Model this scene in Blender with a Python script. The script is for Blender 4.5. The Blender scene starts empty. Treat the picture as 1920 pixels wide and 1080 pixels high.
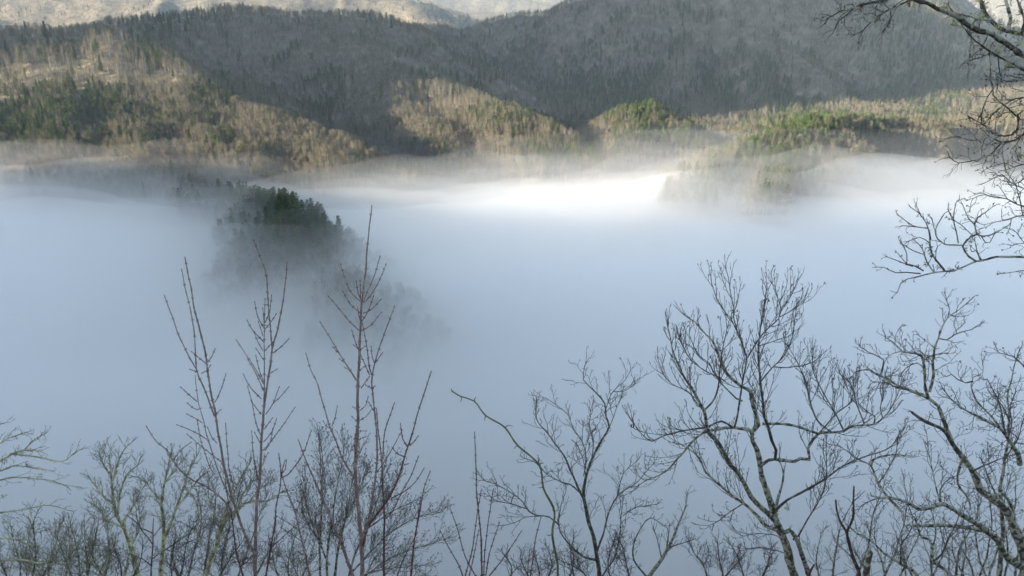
import bpy, math, random
import numpy as np
from mathutils import Vector, Matrix, Quaternion
R = math.radians
sc = bpy.context.scene
col = sc.collection
rng = np.random.default_rng(11)
random.seed(5)

# ------------------------------------------------------------------ camera
F_PX = 1500.0                      # focal length in pixels of the 1920 px frame
PITCH = R(21.0)
cam_d = bpy.data.cameras.new('camera')
cam_d.sensor_width = 36.0
cam_d.lens = 36.0 * F_PX / 1920.0
cam_d.clip_start = 0.05
cam_d.clip_end = 40000.0
cam = bpy.data.objects.new('camera', cam_d)
col.objects.link(cam)
cam.location = (0, 0, 0)
cam.rotation_euler = (math.pi / 2 - PITCH, 0, 0)
sc.camera = cam

# ------------------------------------------------------------------ sky, sun, exposure
SUN_AZ, SUN_EL = R(-107.0), R(12.5)     # azimuth from +Y towards +X
w = bpy.data.worlds.new('World')
sc.world = w
w.use_nodes = True
nt = w.node_tree
sky = nt.nodes.new('ShaderNodeTexSky')
sky.sky_type = 'NISHITA'
sky.sun_disc = False
sky.sun_elevation = SUN_EL
sky.sun_rotation = SUN_AZ
sky.altitude = 600
sky.air_density = 1.0
sky.dust_density = 1.0
sky.ozone_density = 1.0
hs_ = nt.nodes.new('ShaderNodeHueSaturation')
hs_.inputs['Saturation'].default_value = 0.8
nt.links.new(sky.outputs[0], hs_.inputs['Color'])
nt.links.new(hs_.outputs[0], nt.nodes['Background'].inputs[0])
nt.nodes['Background'].inputs[1].default_value = 0.075
sun_d = bpy.data.lights.new('sun', 'SUN')
sun_d.energy = 5.0
sun_d.angle = R(0.5)
sun_d.color = (1.0, 0.845, 0.65)
sun = bpy.data.objects.new('sun', sun_d)
col.objects.link(sun)
to_sun = Vector((math.sin(SUN_AZ) * math.cos(SUN_EL), math.cos(SUN_AZ) * math.cos(SUN_EL), math.sin(SUN_EL)))
sun.rotation_euler = to_sun.to_track_quat('Z', 'Y').to_euler()
sc.view_settings.view_transform = 'Standard'
sc.view_settings.look = 'None'
sc.view_settings.exposure = 2.48
sc.view_settings.gamma = 1.0
sc.view_settings.use_curve_mapping = False
sc.render.engine = 'CYCLES'
cy = sc.cycles
cy.use_denoising = True
try:
    cy.denoiser = 'OPENIMAGEDENOISE'
    cy.denoising_input_passes = 'RGB_ALBEDO_NORMAL'
    cy.denoising_prefilter = 'ACCURATE'
except Exception:
    pass
cy.max_bounces = 18
cy.diffuse_bounces = 2
cy.glossy_bounces = 1
cy.transmission_bounces = 2
cy.volume_bounces = 16
cy.transparent_max_bounces = 8
cy.use_adaptive_sampling = True
cy.adaptive_threshold = 0.012
cy.caustics_reflective = False
cy.caustics_refractive = False

# ------------------------------------------------------------------ helpers
CP, SP = math.cos(PITCH), math.sin(PITCH)


def P(px, py, Y):
    """Point of the place seen at pixel (px, py) of the 1920x1080 photograph, Y metres ahead of the lookout."""
    u, v = (px - 960.0) / F_PX, (540.0 - py) / F_PX
    k = Y / (CP + v * SP)
    return np.array((u * k, Y, (-SP + v * CP) * k))


def project(p):
    """pixel of the photograph for points (n,3)"""
    p = np.atleast_2d(p)
    d = p[:, 1] * CP - p[:, 2] * SP
    v = p[:, 1] * SP + p[:, 2] * CP
    return np.stack((960 + F_PX * p[:, 0] / d, 540 - F_PX * v / d, d), 1)


def _hash(ix, iy, seed):
    h = (ix.astype(np.int64) * 374761393 + iy.astype(np.int64) * 668265263 + seed * 982451653) & 0xffffffff
    h = ((h ^ (h >> 13)) * 1274126177) & 0xffffffff
    return ((h ^ (h >> 16)) & 0xffff) / 65535.0


def vnoise(x, y, seed=0):
    ix, iy = np.floor(x), np.floor(y)
    fx, fy = x - ix, y - iy
    fx, fy = fx * fx * fx * (fx * (fx * 6 - 15) + 10), fy * fy * fy * (fy * (fy * 6 - 15) + 10)
    a, b = _hash(ix, iy, seed), _hash(ix + 1, iy, seed)
    c, d = _hash(ix, iy + 1, seed), _hash(ix + 1, iy + 1, seed)
    return ((a * (1 - fx) + b * fx) * (1 - fy) + (c * (1 - fx) + d * fx) * fy) * 2 - 1


def fbm(x, y, seed=0, octv=4):
    s, a = 0.0, 1.0
    for k in range(octv):
        s = s + a * vnoise(x, y, seed + k * 17)
        x, y = x * 2.03 + 13.1, y * 2.03 - 7.7
        a *= 0.5
    return s


def tag(o, label=None, cat=None, group=None, kind=None):
    for k, v in (('label', label), ('category', cat), ('group', group), ('kind', kind)):
        if v:
            o[k] = v
    return o


def mesh_from(name, V, Fc, mat=None, smooth=True, col_attr=None):
    """V (n,3), Fc list of index arrays (m,3) / (m,4)"""
    me = bpy.data.meshes.new(name)
    V = np.asarray(V, np.float32)
    faces = [np.asarray(f, np.int32) for f in Fc if len(f)]
    me.vertices.add(len(V))
    me.vertices.foreach_set('co', V.ravel())
    nl = sum(f.size for f in faces)
    npol = sum(len(f) for f in faces)
    me.loops.add(nl)
    me.polygons.add(npol)
    me.loops.foreach_set('vertex_index', np.concatenate([f.ravel() for f in faces]))
    tot = np.concatenate([np.full(len(f), f.shape[1], np.int32) for f in faces])
    me.polygons.foreach_set('loop_start', np.concatenate(([0], np.cumsum(tot)[:-1])).astype(np.int32))
    me.polygons.foreach_set('loop_total', tot)
    if smooth:
        me.polygons.foreach_set('use_smooth', np.ones(npol, bool))
    if mat:
        me.materials.append(mat)
    if col_attr is not None:
        a = me.attributes.new('tone', 'FLOAT', 'POINT')
        a.data.foreach_set('value', np.asarray(col_attr, np.float32))
    me.update(calc_edges=True)
    return me


def obj(name, me, parent=None, loc=None):
    o = bpy.data.objects.new(name, me)
    col.objects.link(o)
    if parent:
        o.parent = parent
    if loc is not None:
        o.location = loc
    return o


def empty(name, loc):
    o = bpy.data.objects.new(name, None)
    o.empty_display_size = 0.2
    col.objects.link(o)
    o.location = loc
    return o


# ------------------------------------------------------------------ materials
def mat_new(name):
    m = bpy.data.materials.new(name)
    m.use_nodes = True
    b = m.node_tree.nodes['Principled BSDF']
    b.inputs['Roughness'].default_value = 0.9
    b.inputs['Specular IOR Level'].default_value = 0.15
    return m, m.node_tree.nodes, m.node_tree.links, b


def ramp(nodes, stops):
    r = nodes.new('ShaderNodeValToRGB')
    e = r.color_ramp.elements
    e[0].position, e[0].color = stops[0][0], (*stops[0][1], 1)
    e[1].position, e[1].color = stops[1][0], (*stops[1][1], 1)
    for p, c in stops[2:]:
        k = e.new(p)
        k.color = (*c, 1)
    return r


def noise_mat(name, stops, scale, detail=4.0, coord='Object', bump=0.0, rough=0.9, vary=None, stretch=None):
    m, N, L, b = mat_new(name)
    tc = N.new('ShaderNodeTexCoord')
    nz = N.new('ShaderNodeTexNoise')
    nz.inputs['Scale'].default_value = scale
    nz.inputs['Detail'].default_value = detail
    src = tc.outputs[coord]
    if stretch:
        mp = N.new('ShaderNodeMapping')
        mp.inputs['Scale'].default_value = stretch
        L.new(src, mp.inputs['Vector'])
        src = mp.outputs[0]
    L.new(src, nz.inputs['Vector'])
    r = ramp(N, stops)
    L.new(nz.outputs['Fac'], r.inputs[0])
    out = r.outputs[0]
    if vary:
        oi = N.new('ShaderNodeObjectInfo')
        hsv = N.new('ShaderNodeHueSaturation')
        mr = N.new('ShaderNodeMapRange')
        mr.inputs['To Min'].default_value = vary[0]
        mr.inputs['To Max'].default_value = vary[1]
        L.new(oi.outputs['Random'], mr.inputs['Value'])
        L.new(mr.outputs[0], hsv.inputs['Value'])
        if len(vary) > 2:
            mr2 = N.new('ShaderNodeMapRange')
            mr2.inputs['To Min'].default_value = vary[2]
            mr2.inputs['To Max'].default_value = vary[3]
            mt = N.new('ShaderNodeMath')
            mt.operation = 'MULTIPLY'
            mt.inputs[1].default_value = 7.31
            fr = N.new('ShaderNodeMath')
            fr.operation = 'FRACT'
            L.new(oi.outputs['Random'], mt.inputs[0])
            L.new(mt.outputs[0], fr.inputs[0])
            L.new(fr.outputs[0], mr2.inputs['Value'])
            L.new(mr2.outputs[0], hsv.inputs['Hue'])
        L.new(out, hsv.inputs['Color'])
        out = hsv.outputs[0]
    L.new(out, b.inputs['Base Color'])
    b.inputs['Roughness'].default_value = rough
    if bump:
        bp = N.new('ShaderNodeBump')
        bp.inputs['Strength'].default_value = bump
        bp.inputs['Distance'].default_value = 0.02
        L.new(nz.outputs['Fac'], bp.inputs['Height'])
        L.new(bp.outputs[0], b.inputs['Normal'])
    return m


M_ground = noise_mat('leaf_litter', [(0.3, (0.09, 0.077, 0.058)), (0.5, (0.145, 0.129, 0.097)), (0.7, (0.21, 0.193, 0.15))], 0.035, 8)
M_bare = noise_mat('bare_twigs', [(0.35, (0.092, 0.083, 0.060)), (0.65, (0.182, 0.168, 0.120))], 0.25, 2, vary=(0.75, 1.3, 0.485, 0.515))
M_baretrunk = noise_mat('pale_trunk', [(0.35, (0.21, 0.19, 0.155)), (0.65, (0.40, 0.365, 0.30))], 0.4, 2, vary=(0.75, 1.25))
M_needle = noise_mat('pine_needles', [(0.35, (0.03, 0.055, 0.02)), (0.65, (0.085, 0.12, 0.036))], 0.5, 3, vary=(0.8, 1.5, 0.47, 0.52))
M_pinetrunk = noise_mat('pine_trunk', [(0.35, (0.07, 0.055, 0.045)), (0.65, (0.16, 0.13, 0.105))], 0.8, 3)

# ------------------------------------------------------------------ terrain
TREE = 19.0
S = 1.17                            # scale of the whole valley
FOG_Z = -192.0 * S
# ridge crests: (pixel x, pixel y, metres ahead), side slope, rounding
RIDGES = [
    # left ridge: sunlit, its crest comes down to the right and towards the lookout
    ([(-420, 60, 1330), (-150, 52, 1340), (60, 50, 1350), (200, 48, 1340), (255, 72, 1300), (330, 115, 1240), (400, 155, 1180), (520, 208, 1080), (640, 262, 970), (730, 302, 900), (800, 340, 840), (840, 380, 780)], 0.60, 22),
    ([(60, 50, 1350), (20, 140, 1200), (-30, 220, 1040), (-80, 285, 880)], 0.52, 40),
    ([(130, 52, 1340), (120, 150, 1170), (120, 235, 1000), (120, 300, 850)], 0.52, 40),
    ([(230, 60, 1310), (250, 170, 1150), (270, 245, 990), (300, 305, 850)], 0.52, 35),
    ([(330, 115, 1240), (390, 215, 1060), (450, 285, 890)], 0.55, 30),
    ([(520, 208, 1080), (580, 265, 950), (620, 305, 870)], 0.52, 25),
    # second ridge behind it, in shade
    ([(100, 56, 2000), (230, 30, 1980), (330, 17, 2000), (420, 7, 2020), (540, 1, 2020), (690, 1, 2000), (740, 30, 2050), (800, 46, 2200)], 0.60, 30),
    ([(560, 14, 2010), (700, 80, 1770), (820, 150, 1480), (900, 192, 1270), (970, 202, 1180), (1040, 234, 1110), (1090, 275, 1040), (1120, 305, 990)], 0.54, 20),
    ([(700, 80, 1770), (760, 180, 1380), (800, 235, 1150), (840, 290, 985)], 0.50, 25),
    ([(900, 190, 1270), (950, 240, 1110), (990, 298, 965)], 0.52, 20),
    ([(690, 12, 2000), (860, 100, 1950), (990, 165, 1800), (1060, 215, 1650)], 0.62, 25),
    ([(400, 18, 2020), (560, 130, 1750), (700, 215, 1500), (820, 265, 1200), (900, 300, 1050)], 0.62, 25),
    # saddle and the big far mountain
    ([(690, 16, 2500), (760, 44, 2700), (860, 45, 2800), (960, 24, 2750), (1040, 13, 2700), (1110, -10, 2600), (1250, -60, 2600), (1450, -110, 2600), (1650, -80, 2700), (1780, -25, 2800), (1860, 26, 2900), (1960, 60, 2950)], 0.72, 30),
    ([(1200, -40, 2600), (1190, 40, 2450), (1150, 110, 2250), (1120, 170, 2050), (1080, 215, 1850)], 0.85, 15),
    ([(1330, -80, 2600), (1330, 20, 2400), (1290, 110, 2150), (1240, 180, 1900), (1200, 215, 1700)], 0.85, 15),
    ([(1450, -110, 2600), (1430, 30, 2300), (1470, 75, 2150), (1550, 138, 1950), (1610, 188, 1800), (1680, 226, 1620), (1740, 262, 1420)], 0.85, 15),
    ([(1430, 60, 2250), (1400, 120, 2050), (1420, 170, 1850), (1440, 205, 1700)], 0.85, 15),
    ([(1650, -80, 2700), (1660, 30, 2500), (1720, 110, 2300), (1790, 170, 2100), (1850, 205, 1900)], 0.8, 18),
    ([(1860, 26, 2900), (1900, 110, 2600), (1960, 180, 2300)], 0.8, 18),
    ([(1960, 60, 2950), (2150, -40, 2700), (2500, -120, 2600)], 0.55, 30),
    # knob in the fog, centre right
    ([(1120, 250, 1350), (1160, 205, 1250), (1205, 192, 1180), (1250, 210, 1160), (1300, 245, 1120), (1350, 285, 1060)], 0.65, 15),
    ([(1205, 192, 1180), (1170, 255, 1080), (1130, 320, 980)], 0.65, 15),
    # ridge rising from the fog on the right
    ([(1270, 400, 720), (1330, 345, 800), (1400, 298, 880), (1470, 250, 950), (1530, 228, 1000), (1620, 230, 1060), (1720, 232, 1120), (1820, 218, 1180), (1960, 190, 1260), (2300, 150, 1300)], 0.60, 18),
    ([(1530, 228, 1000), (1500, 300, 860), (1480, 370, 740)], 0.62, 15),
    ([(1500, 215, 1500), (1600, 215, 1420), (1700, 225, 1350)], 0.5, 20),
    ([(1720, 232, 1120), (1760, 310, 950), (1780, 380, 800)], 0.6, 20),
    # spur with the pine cluster, from the left ridge towards the lookout
    ([(330, 330, 830), (430, 365, 720), (500, 378, 650), (550, 385, 600), (588, 430, 540), (620, 500, 480), (642, 580, 430), (665, 660, 390), (690, 770, 345)], 0.66, 12),
    ([(330, 330, 830), (200, 350, 820), (60, 350, 840), (-200, 330, 900)], 0.6, 15),
    # pale far ranges
    ([(-900, -60, 5600), (-250, -30, 5400), (0, -10, 5200), (90, -18, 5200), (330, -12, 5000), (560, -22, 5000), (720, -10, 5000), (800, 2, 4900), (850, 22, 4800), (900, 45, 4700)], 0.42, 60),
    ([(330, -12, 5000), (260, 28, 4500), (180, 60, 4000)], 0.45, 50),
    ([(0, 10, 5200), (-60, 40, 4500), (-100, 80, 3900)], 0.45, 50),
    ([(760, -5, 4950), (800, 25, 4500), (840, 50, 4100)], 0.45, 40),
    ([(700, -30, 8200), (860, -14, 8200), (960, -6, 8000), (1040, 6, 7800), (1120, 2, 7800), (1300, -40, 8000), (1700, -60, 7500), (1880, -30, 6500), (2100, -30, 6500)], 0.40, 90),
    ([(500, -60, 9500), (900, -50, 9500), (1300, -60, 9500)], 0.35, 120),
]
# hills outside the frame: the lookout's own mountain, and an unseen mountain added on the sun side, crest shaped to shade the valley
OFF = [
    ([(0, -60, 8), (-150, -110, 60), (-420, -110, 130)], 1.25, 10),
    ([(-420, -110, 130), (-900, -60, 225), (-1150, 20, 262), (-1260, 75, 270), (-1285, 138, 232)], 1.5, 8),
    ([(-1285, 138, 232), (-1300, 205, 162), (-1310, 270, 106), (-1315, 350, 80), (-1325, 470, 80), (-1335, 535, 58), (-1350, 580, -5), (-1370, 650, -75), (-1390, 800, -110), (-1410, 1000, -110), (-1440, 1090, -60)], 1.5, 8),
    ([(-1455, 1140, -60), (-1510, 1172, 140), (-1600, 1158, 308), (-1700, 1160, 435), (-1880, 1230, 560), (-2000, 1440, 680)], 2.2, 6),
    ([(-2000, 1440, 680), (-2400, 1760, 850), (-2850, 2300, 880), (-3400, 2950, 820), (-4000, 3300, 450), (-5000, 3500, 250)], 1.15, 12),
    ([(0, -60, 8), (160, -90, 10), (420, -90, -20), (800, -60, 60)], 1.0, 10),
    ([(0, -60, 8), (-60, -250, 60), (-100, -900, 160)], 0.6, 20),
]


def seg_height(X, Y, pts, k, rnd):
    out = np.full(X.shape, -1e9)
    for a, b in zip(pts[:-1], pts[1:]):
        dx, dy = b[0] - a[0], b[1] - a[1]
        L2 = dx * dx + dy * dy
        t = np.clip(((X - a[0]) * dx + (Y - a[1]) * dy) / L2, 0, 1)
        d = np.hypot(X - a[0] - t * dx, Y - a[1] - t * dy)
        h = a[2] + t * (b[2] - a[2]) - k * (np.sqrt(d * d + rnd * rnd) - rnd)
        out = np.maximum(out, h)
    return out


def near_slope(X, Y):
    """the lookout's own ground: flat lip, then a steep drop"""
    s = 0.7
    q = (Y - 1.9) / s
    drop = s * np.where(q > 30, q, np.log1p(np.exp(np.clip(q, -40, 30))))
    g = -1.75 - 1.1 * drop - 0.0012 * drop ** 1.5
    g = g + np.where(Y < 0, -Y * 0.25, 0) - 0.004 * np.abs(X) ** 1.3
    return g


def height(X, Y):
    wx = X + 28 * fbm(X / 260, Y / 260, 3, 3)
    wy = Y + 28 * fbm(X / 260, Y / 260, 9, 3)
    far = np.clip((np.hypot(X, Y) - 150) / 300, 0, 1)
    wx, wy = X + (wx - X) * far, Y + (wy - Y) * far
    hs = []
    for pts, k, rnd in RIDGES:
        q = [P(p[0], p[1], p[2] * S) - np.array((0, 0, TREE)) for p in pts]
        hs.append(seg_height(wx, wy, q, k, rnd * S))
    for pts, k, rnd in OFF:
        hs.append(seg_height(wx, wy, np.array(pts) * S, k, rnd))
    hs = np.array(hs)
    m = hs.max(0)
    T = 7.0
    m = m + T * np.log(np.exp((hs - m) / T).sum(0)) * 0.7
    rg = 1 - np.abs(fbm(X / 150, Y / 150, 31, 4))
    rg2 = 1 - np.abs(fbm(X / 240, Y / 330, 35, 4))
    back = np.clip((Y - 1750) / 300, 0, 1)
    m = m + far * (9 * (rg - 0.75) + 26 * back * (rg2 - 0.7) + 3 * fbm(X / 40, Y / 40, 51, 3))
    floor = -335 + 8 * fbm(X / 300, Y / 300, 77, 3) + 12 * np.clip((Y - 1080) / 300, 0, 1)
    m = np.maximum(m, floor) + 6 * np.exp(-np.abs(m - floor) / 12)
    r = np.hypot(X, Y)
    wgt = np.clip((420 - r) / 250, 0, 1)
    wgt = wgt * wgt * (3 - 2 * wgt)
    ang = np.clip((np.degrees(np.abs(np.arctan2(X, Y))) - 48) / 25, 0, 1)
    wgt = wgt * np.where(Y > 0, 1 - ang * np.clip((r - 25) / 60, 0, 1), 1 - np.clip((r - 25) / 60, 0, 1))
    n = near_slope(X, Y) + 0.25 * fbm(X / 4, Y / 4, 5, 3) * np.clip(r / 8, 0, 1)
    return m * (1 - wgt) + n * wgt


def build_terrain():
    az = np.concatenate((np.linspace(-180, -48, 60, endpoint=False), np.linspace(-48, -36, 40, endpoint=False),
                         np.linspace(-36, 36, 330, endpoint=False), np.linspace(36, 48, 30, endpoint=False), np.linspace(48, 180, 60, endpoint=False)))
    az = np.radians(az)
    r = np.exp(np.linspace(math.log(0.4), math.log(13000), 640))
    A, Rr = np.meshgrid(az, r)
    X, Y = np.sin(A) * Rr, np.cos(A) * Rr
    Z = height(X, Y)
    V = np.stack((X, Y, Z), -1).reshape(-1, 3)
    na, nr = len(az), len(r)
    i = np.arange(nr - 1)[:, None] * na
    j = np.arange(na)[None, :]
    j2 = (j + 1) % na
    q = np.stack((i + j, i + na + j, i + na + j2, i + j2), -1).reshape(-1, 4)
    V = np.vstack((V, [[0, 0, Z[0].mean()]]))
    c = len(V) - 1
    jj = np.arange(na)
    tri = np.stack((np.full(na, c), jj, (jj + 1) % na), 1)
    me = mesh_from('terrain', V, [q, tri], M_ground)
    o = obj('terrain', me)
    tag(o, 'steep mountain valley sides under brown leaf litter', None, None, 'structure')
    return (r, az, Z)


terr = build_terrain()

# ------------------------------------------------------------------ forest on the slopes
class TB:
    """collects tapered tubes and blades into arrays"""
    def __init__(s):
        s.V, s.T, s.Q, s.n = [], [], [], 0

    def tube(s, pts, rad, k=3, cap=True):
        pts = np.asarray(pts, float)
        rad = np.asarray(rad, float)
        n = len(pts)
        t = np.empty_like(pts)
        t[1:-1] = pts[2:] - pts[:-2]
        t[0], t[-1] = pts[1] - pts[0], pts[-1] - pts[-2]
        t /= np.linalg.norm(t, axis=1, keepdims=True) + 1e-12
        m = t.mean(0)
        ref = np.eye(3)[np.argmin(np.abs(m))]
        a = ref - t * (t @ ref)[:, None]
        a /= np.linalg.norm(a, axis=1, keepdims=True) + 1e-12
        b = np.cross(t, a)
        th = np.arange(k) * (2 * math.pi / k)
        ring = pts[:, None, :] + rad[:, None, None] * (np.cos(th)[None, :, None] * a[:, None, :] + np.sin(th)[None, :, None] * b[:, None, :])
        s.V.append(ring.reshape(-1, 3))
        i = (np.arange(n - 1)[:, None] * k + np.arange(k)[None, :])
        j = (np.arange(n - 1)[:, None] * k + (np.arange(k)[None, :] + 1) % k)
        s.Q.append(np.stack((i, j, j + k, i + k), -1).reshape(-1, 4) + s.n)
        base = s.n
        s.n += n * k
        if cap:
            s.V.append(pts[-1:] + t[-1:] * rad[-1])
            e = base + (n - 1) * k
            kk = np.arange(k)
            s.T.append(np.stack((e + kk, e + (kk + 1) % k, np.full(k, s.n)), 1))
            s.n += 1

    def tris(s, V):
        V = np.asarray(V, float).reshape(-1, 3)
        s.V.append(V)
        s.T.append(np.arange(len(V)).reshape(-1, 3) + s.n)
        s.n += len(V)

    def mesh(s, name, mat, smooth=True):
        V = np.vstack(s.V)
        fc = []
        if s.Q:
            fc.append(np.vstack(s.Q))
        if s.T:
            fc.append(np.vstack(s.T))
        return mesh_from(name, V, fc, mat, smooth)


def unit(v):
    v = np.asarray(v, float)
    return v / (np.linalg.norm(v) + 1e-12)


def bare_proto(seed, spread=1.0, lean=0.0):
    g = np.random.default_rng(seed)
    H = 20.0
    tr, cr = TB(), TB()
    n = 7
    zz = np.linspace(0, 0.9 * H, n)
    dx = np.cumsum(g.normal(0, 0.22, n)) + lean * zz
    dy = np.cumsum(g.normal(0, 0.22, n))
    pts = np.stack((dx - dx[0], dy - dy[0], zz - 1.0), 1)
    tr.tube(pts, np.linspace(0.26, 0.05, n), 4)
    blades = []
    for b in range(26):
        f = 0.30 + 0.68 * (b / 25) ** 0.85
        p = np.array([np.interp(f * 0.9 * H, zz, pts[:, k]) for k in range(3)])
        az = b * 2.4 + g.uniform(-0.6, 0.6)
        L = H * spread * (0.30 * (1 - f) + 0.11) * g.uniform(0.7, 1.25)
        up = g.uniform(0.5, 1.2)
        d = unit((math.cos(az), math.sin(az), up))
        q = [p]
        for k in range(3):
            d = unit(d + (0, 0, 0.16) + g.normal(0, 0.12, 3))
            q.append(q[-1] + d * L / 3)
        q = np.array(q)
        tr.tube(q[:3], [0.07, 0.05, 0.03], 3, cap=False) if b < 14 else None
        cr.tube(q, [0.05, 0.045, 0.03, 0.012], 3, cap=False)
        for t in range(int(7 + L * 1.8)):
            u = g.uniform(0.2, 1.0) * 2.999
            i = int(u)
            o = q[i] + (q[i + 1] - q[i]) * (u - i)
            dd = unit(unit(q[i + 1] - q[i]) + g.normal(0, 0.62, 3) + (0, 0, 0.35))
            l = g.uniform(0.9, 2.1)
            sd = unit(np.cross(dd, g.normal(0, 1, 3))) * g.uniform(0.028, 0.05)
            blades.append((o - sd, o + sd, o + dd * l))
            for _ in range(2):
                o2 = o + dd * l * g.uniform(0.3, 0.8)
                d2 = unit(dd + g.normal(0, 0.7, 3))
                s2 = unit(np.cross(d2, g.normal(0, 1, 3))) * 0.024
                blades.append((o2 - s2, o2 + s2, o2 + d2 * l * 0.55))
    cr.tris(blades)
    return tr, cr


def pine_proto(seed, kind=0):
    g = np.random.default_rng(seed)
    H = 24.0
    tr, cr = TB(), TB()
    n = 6
    zz = np.linspace(0, H, n)
    pts = np.stack((np.cumsum(g.normal(0, 0.15, n)), np.cumsum(g.normal(0, 0.15, n)), zz - 1), 1)
    tr.tube(pts, np.linspace(0.27, 0.03, n), 5)
    z = H * (0.30 if kind == 0 else 0.16) * g.uniform(0.8, 1.2)
    tri = []
    while z < H * 0.985:
        f = z / H
        if kind == 0:      # layered pine
            Rm = H * 0.27 * (min(1.0, (1 - f) * 1.9 + 0.05)) * (0.75 + 0.25 * math.sin(f * 20 + seed))
            nb, step = g.integers(4, 7), g.uniform(0.8, 1.6)
        else:              # hemlock, denser cone
            Rm = H * 0.22 * (1 - f) ** 0.8 + 0.35
            nb, step = g.integers(5, 8), g.uniform(0.5, 0.8)
        a0 = g.uniform(0, 6.28)
        for b in range(nb):
            az = a0 + b * 6.283 / nb + g.uniform(-0.5, 0.5)
            L = Rm * g.uniform(0.45, 1.2)
            ax = np.array([np.interp(z, zz, pts[:, k]) for k in range(2)])
            rise = (0.12 + 0.35 * f) if kind == 0 else -0.12 + 0.3 * f
            d = np.array((math.cos(az), math.sin(az), rise + g.normal(0, 0.08)))
            o = np.array((ax[0], ax[1], z - 1))
            tr.tube([o, o + d * L * 0.85], [0.05, 0.015], 3, cap=False)
            nc = max(2, int(L * 1.5))
            for c in range(nc):
                u = (0.25 + 0.75 * (c + g.uniform(0, 1)) / nc) if kind == 0 else (0.1 + 0.9 * (c + g.uniform(0, 1)) / nc)
                pc = o + d * L * u + g.normal(0, 0.12, 3) + np.array((0, 0, 0.10 * L * u * u)) + np.array((-d[1], d[0], 0)) * g.normal(0, 0.22) * L * 0.5
                for _ in range(9):
                    dr = unit(np.array((d[0], d[1], 0.0)) * 0.4 + g.normal(0, 1, 3) * (1, 1, 0.35) + (0, 0, 0.2))
                    l = g.uniform(0.5, 1.0)
                    sd = unit(np.cross(dr, g.normal(0, 1, 3))) * g.uniform(0.10, 0.2)
                    pp = pc + g.normal(0, 0.18, 3) * (1, 1, 0.6)
                    tri.append((pp - sd, pp + sd, pp + dr * l))
        z += step
    cr.tris(tri)
    return tr, cr


bare = [bare_proto(100 + k, (1.0, 0.8, 1.2, 0.9, 1.05)[k], (0, 0.03, -0.03, 0.02, 0)[k]) for k in range(5)]
pine = [pine_proto(200 + k, (0, 0, 1, 0, 1)[k]) for k in range(5)]
bare_me = [(t.mesh('bare_trunk', M_baretrunk), c.mesh('bare_crown', M_bare, False)) for t, c in bare]
pine_me = [(t.mesh('pine_trunk', M_pinetrunk), c.mesh('pine_crown', M_needle, False)) for t, c in pine]

# two materials in one mesh for the uncountable rest
proto_coll = bpy.data.collections.new('forest_prototypes')


def joined(t, c, mt, mc, name):
    V = np.vstack(t.V + c.V)
    off = t.n
    Q = (t.Q and [np.vstack(t.Q)] or []) + (c.Q and [np.vstack(c.Q) + off] or [])
    T = (t.T and [np.vstack(t.T)] or []) + (c.T and [np.vstack(c.T) + off] or [])
    fc = Q + T
    me = mesh_from(name, V, fc, mt, False)
    me.materials.append(mc)
    idx = np.concatenate([np.full(len(f), 1 if f.min() >= off else 0, np.int32) for f in fc])
    me.polygons.foreach_set('material_index', idx)
    return me


colls = {}
for nm, protos, mt, mc in (('bare_tree', bare, M_baretrunk, M_bare), ('pine_tree', pine, M_pinetrunk, M_needle)):
    cl = bpy.data.collections.new('proto_' + nm)
    colls[nm] = cl
    for k, (t, c) in enumerate(protos):
        o = bpy.data.objects.new('proto_%s_%d' % (nm, k), joined(t, c, mt, mc, 'proto_' + nm))
        cl.objects.link(o)

# --- where the trees stand
g_r, g_az, g_Z = terr
lr0, lr1 = math.log(g_r[0]), math.log(g_r[-1])
run = np.maximum.accumulate(g_Z / g_r[:, None], axis=0)


def ground(x, y):
    r, a = np.hypot(x, y), np.arctan2(x, y)
    fi = np.clip((np.log(np.maximum(r, g_r[0])) - lr0) / (lr1 - lr0) * (len(g_r) - 1), 0, len(g_r) - 1.001)
    i = fi.astype(int)
    u = fi - i
    fj = np.interp(a, g_az, np.arange(len(g_az)))
    j = np.minimum(fj.astype(int), len(g_az) - 2)
    v = fj - j
    z = (g_Z[i, j] * (1 - u) * (1 - v) + g_Z[i + 1, j] * u * (1 - v) + g_Z[i, j + 1] * (1 - u) * v + g_Z[i + 1, j + 1] * u * v)
    hid = run[np.maximum(i - 1, 0), j]
    return z, hid, r


# conifer patches: (pixel x, y of the patch, half sizes, share of conifers)
PINES = [(50, 225, 110, 55, 0.62), (165, 200, 60, 32, 0.55), (285, 110, 25, 35, 0.35), (270, 230, 60, 30, 0.35), (400, 190, 40, 40, 0.22), (110, 90, 60, 30, 0.18),
         (525, 410, 50, 45, 0.95), (585, 455, 30, 35, 0.75), (470, 470, 50, 50, 0.35),
         (1205, 215, 45, 25, 0.75), (1235, 265, 90, 30, 0.45), (1060, 295, 60, 22, 0.5), (960, 225, 50, 25, 0.35),
         (1500, 245, 70, 30, 0.8), (1450, 290, 70, 45, 0.6), (1470, 340, 60, 30, 0.5), (1350, 350, 60, 30, 0.5), (1620, 235, 60, 12, 0.4), (1740, 215, 40, 15, 0.45),
         (300, 60, 60, 35, 0.45), (380, 40, 60, 25, 0.2), (1130, 165, 70, 45, 0.5), (1390, 150, 70, 40, 0.4), (1720, 130, 80, 60, 0.45), (1700, 30, 60, 30, 0.45), (330, 235, 60, 20, 0.2), (1200, 110, 120, 40, 0.16), (900, 130, 120, 40, 0.12)]


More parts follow.
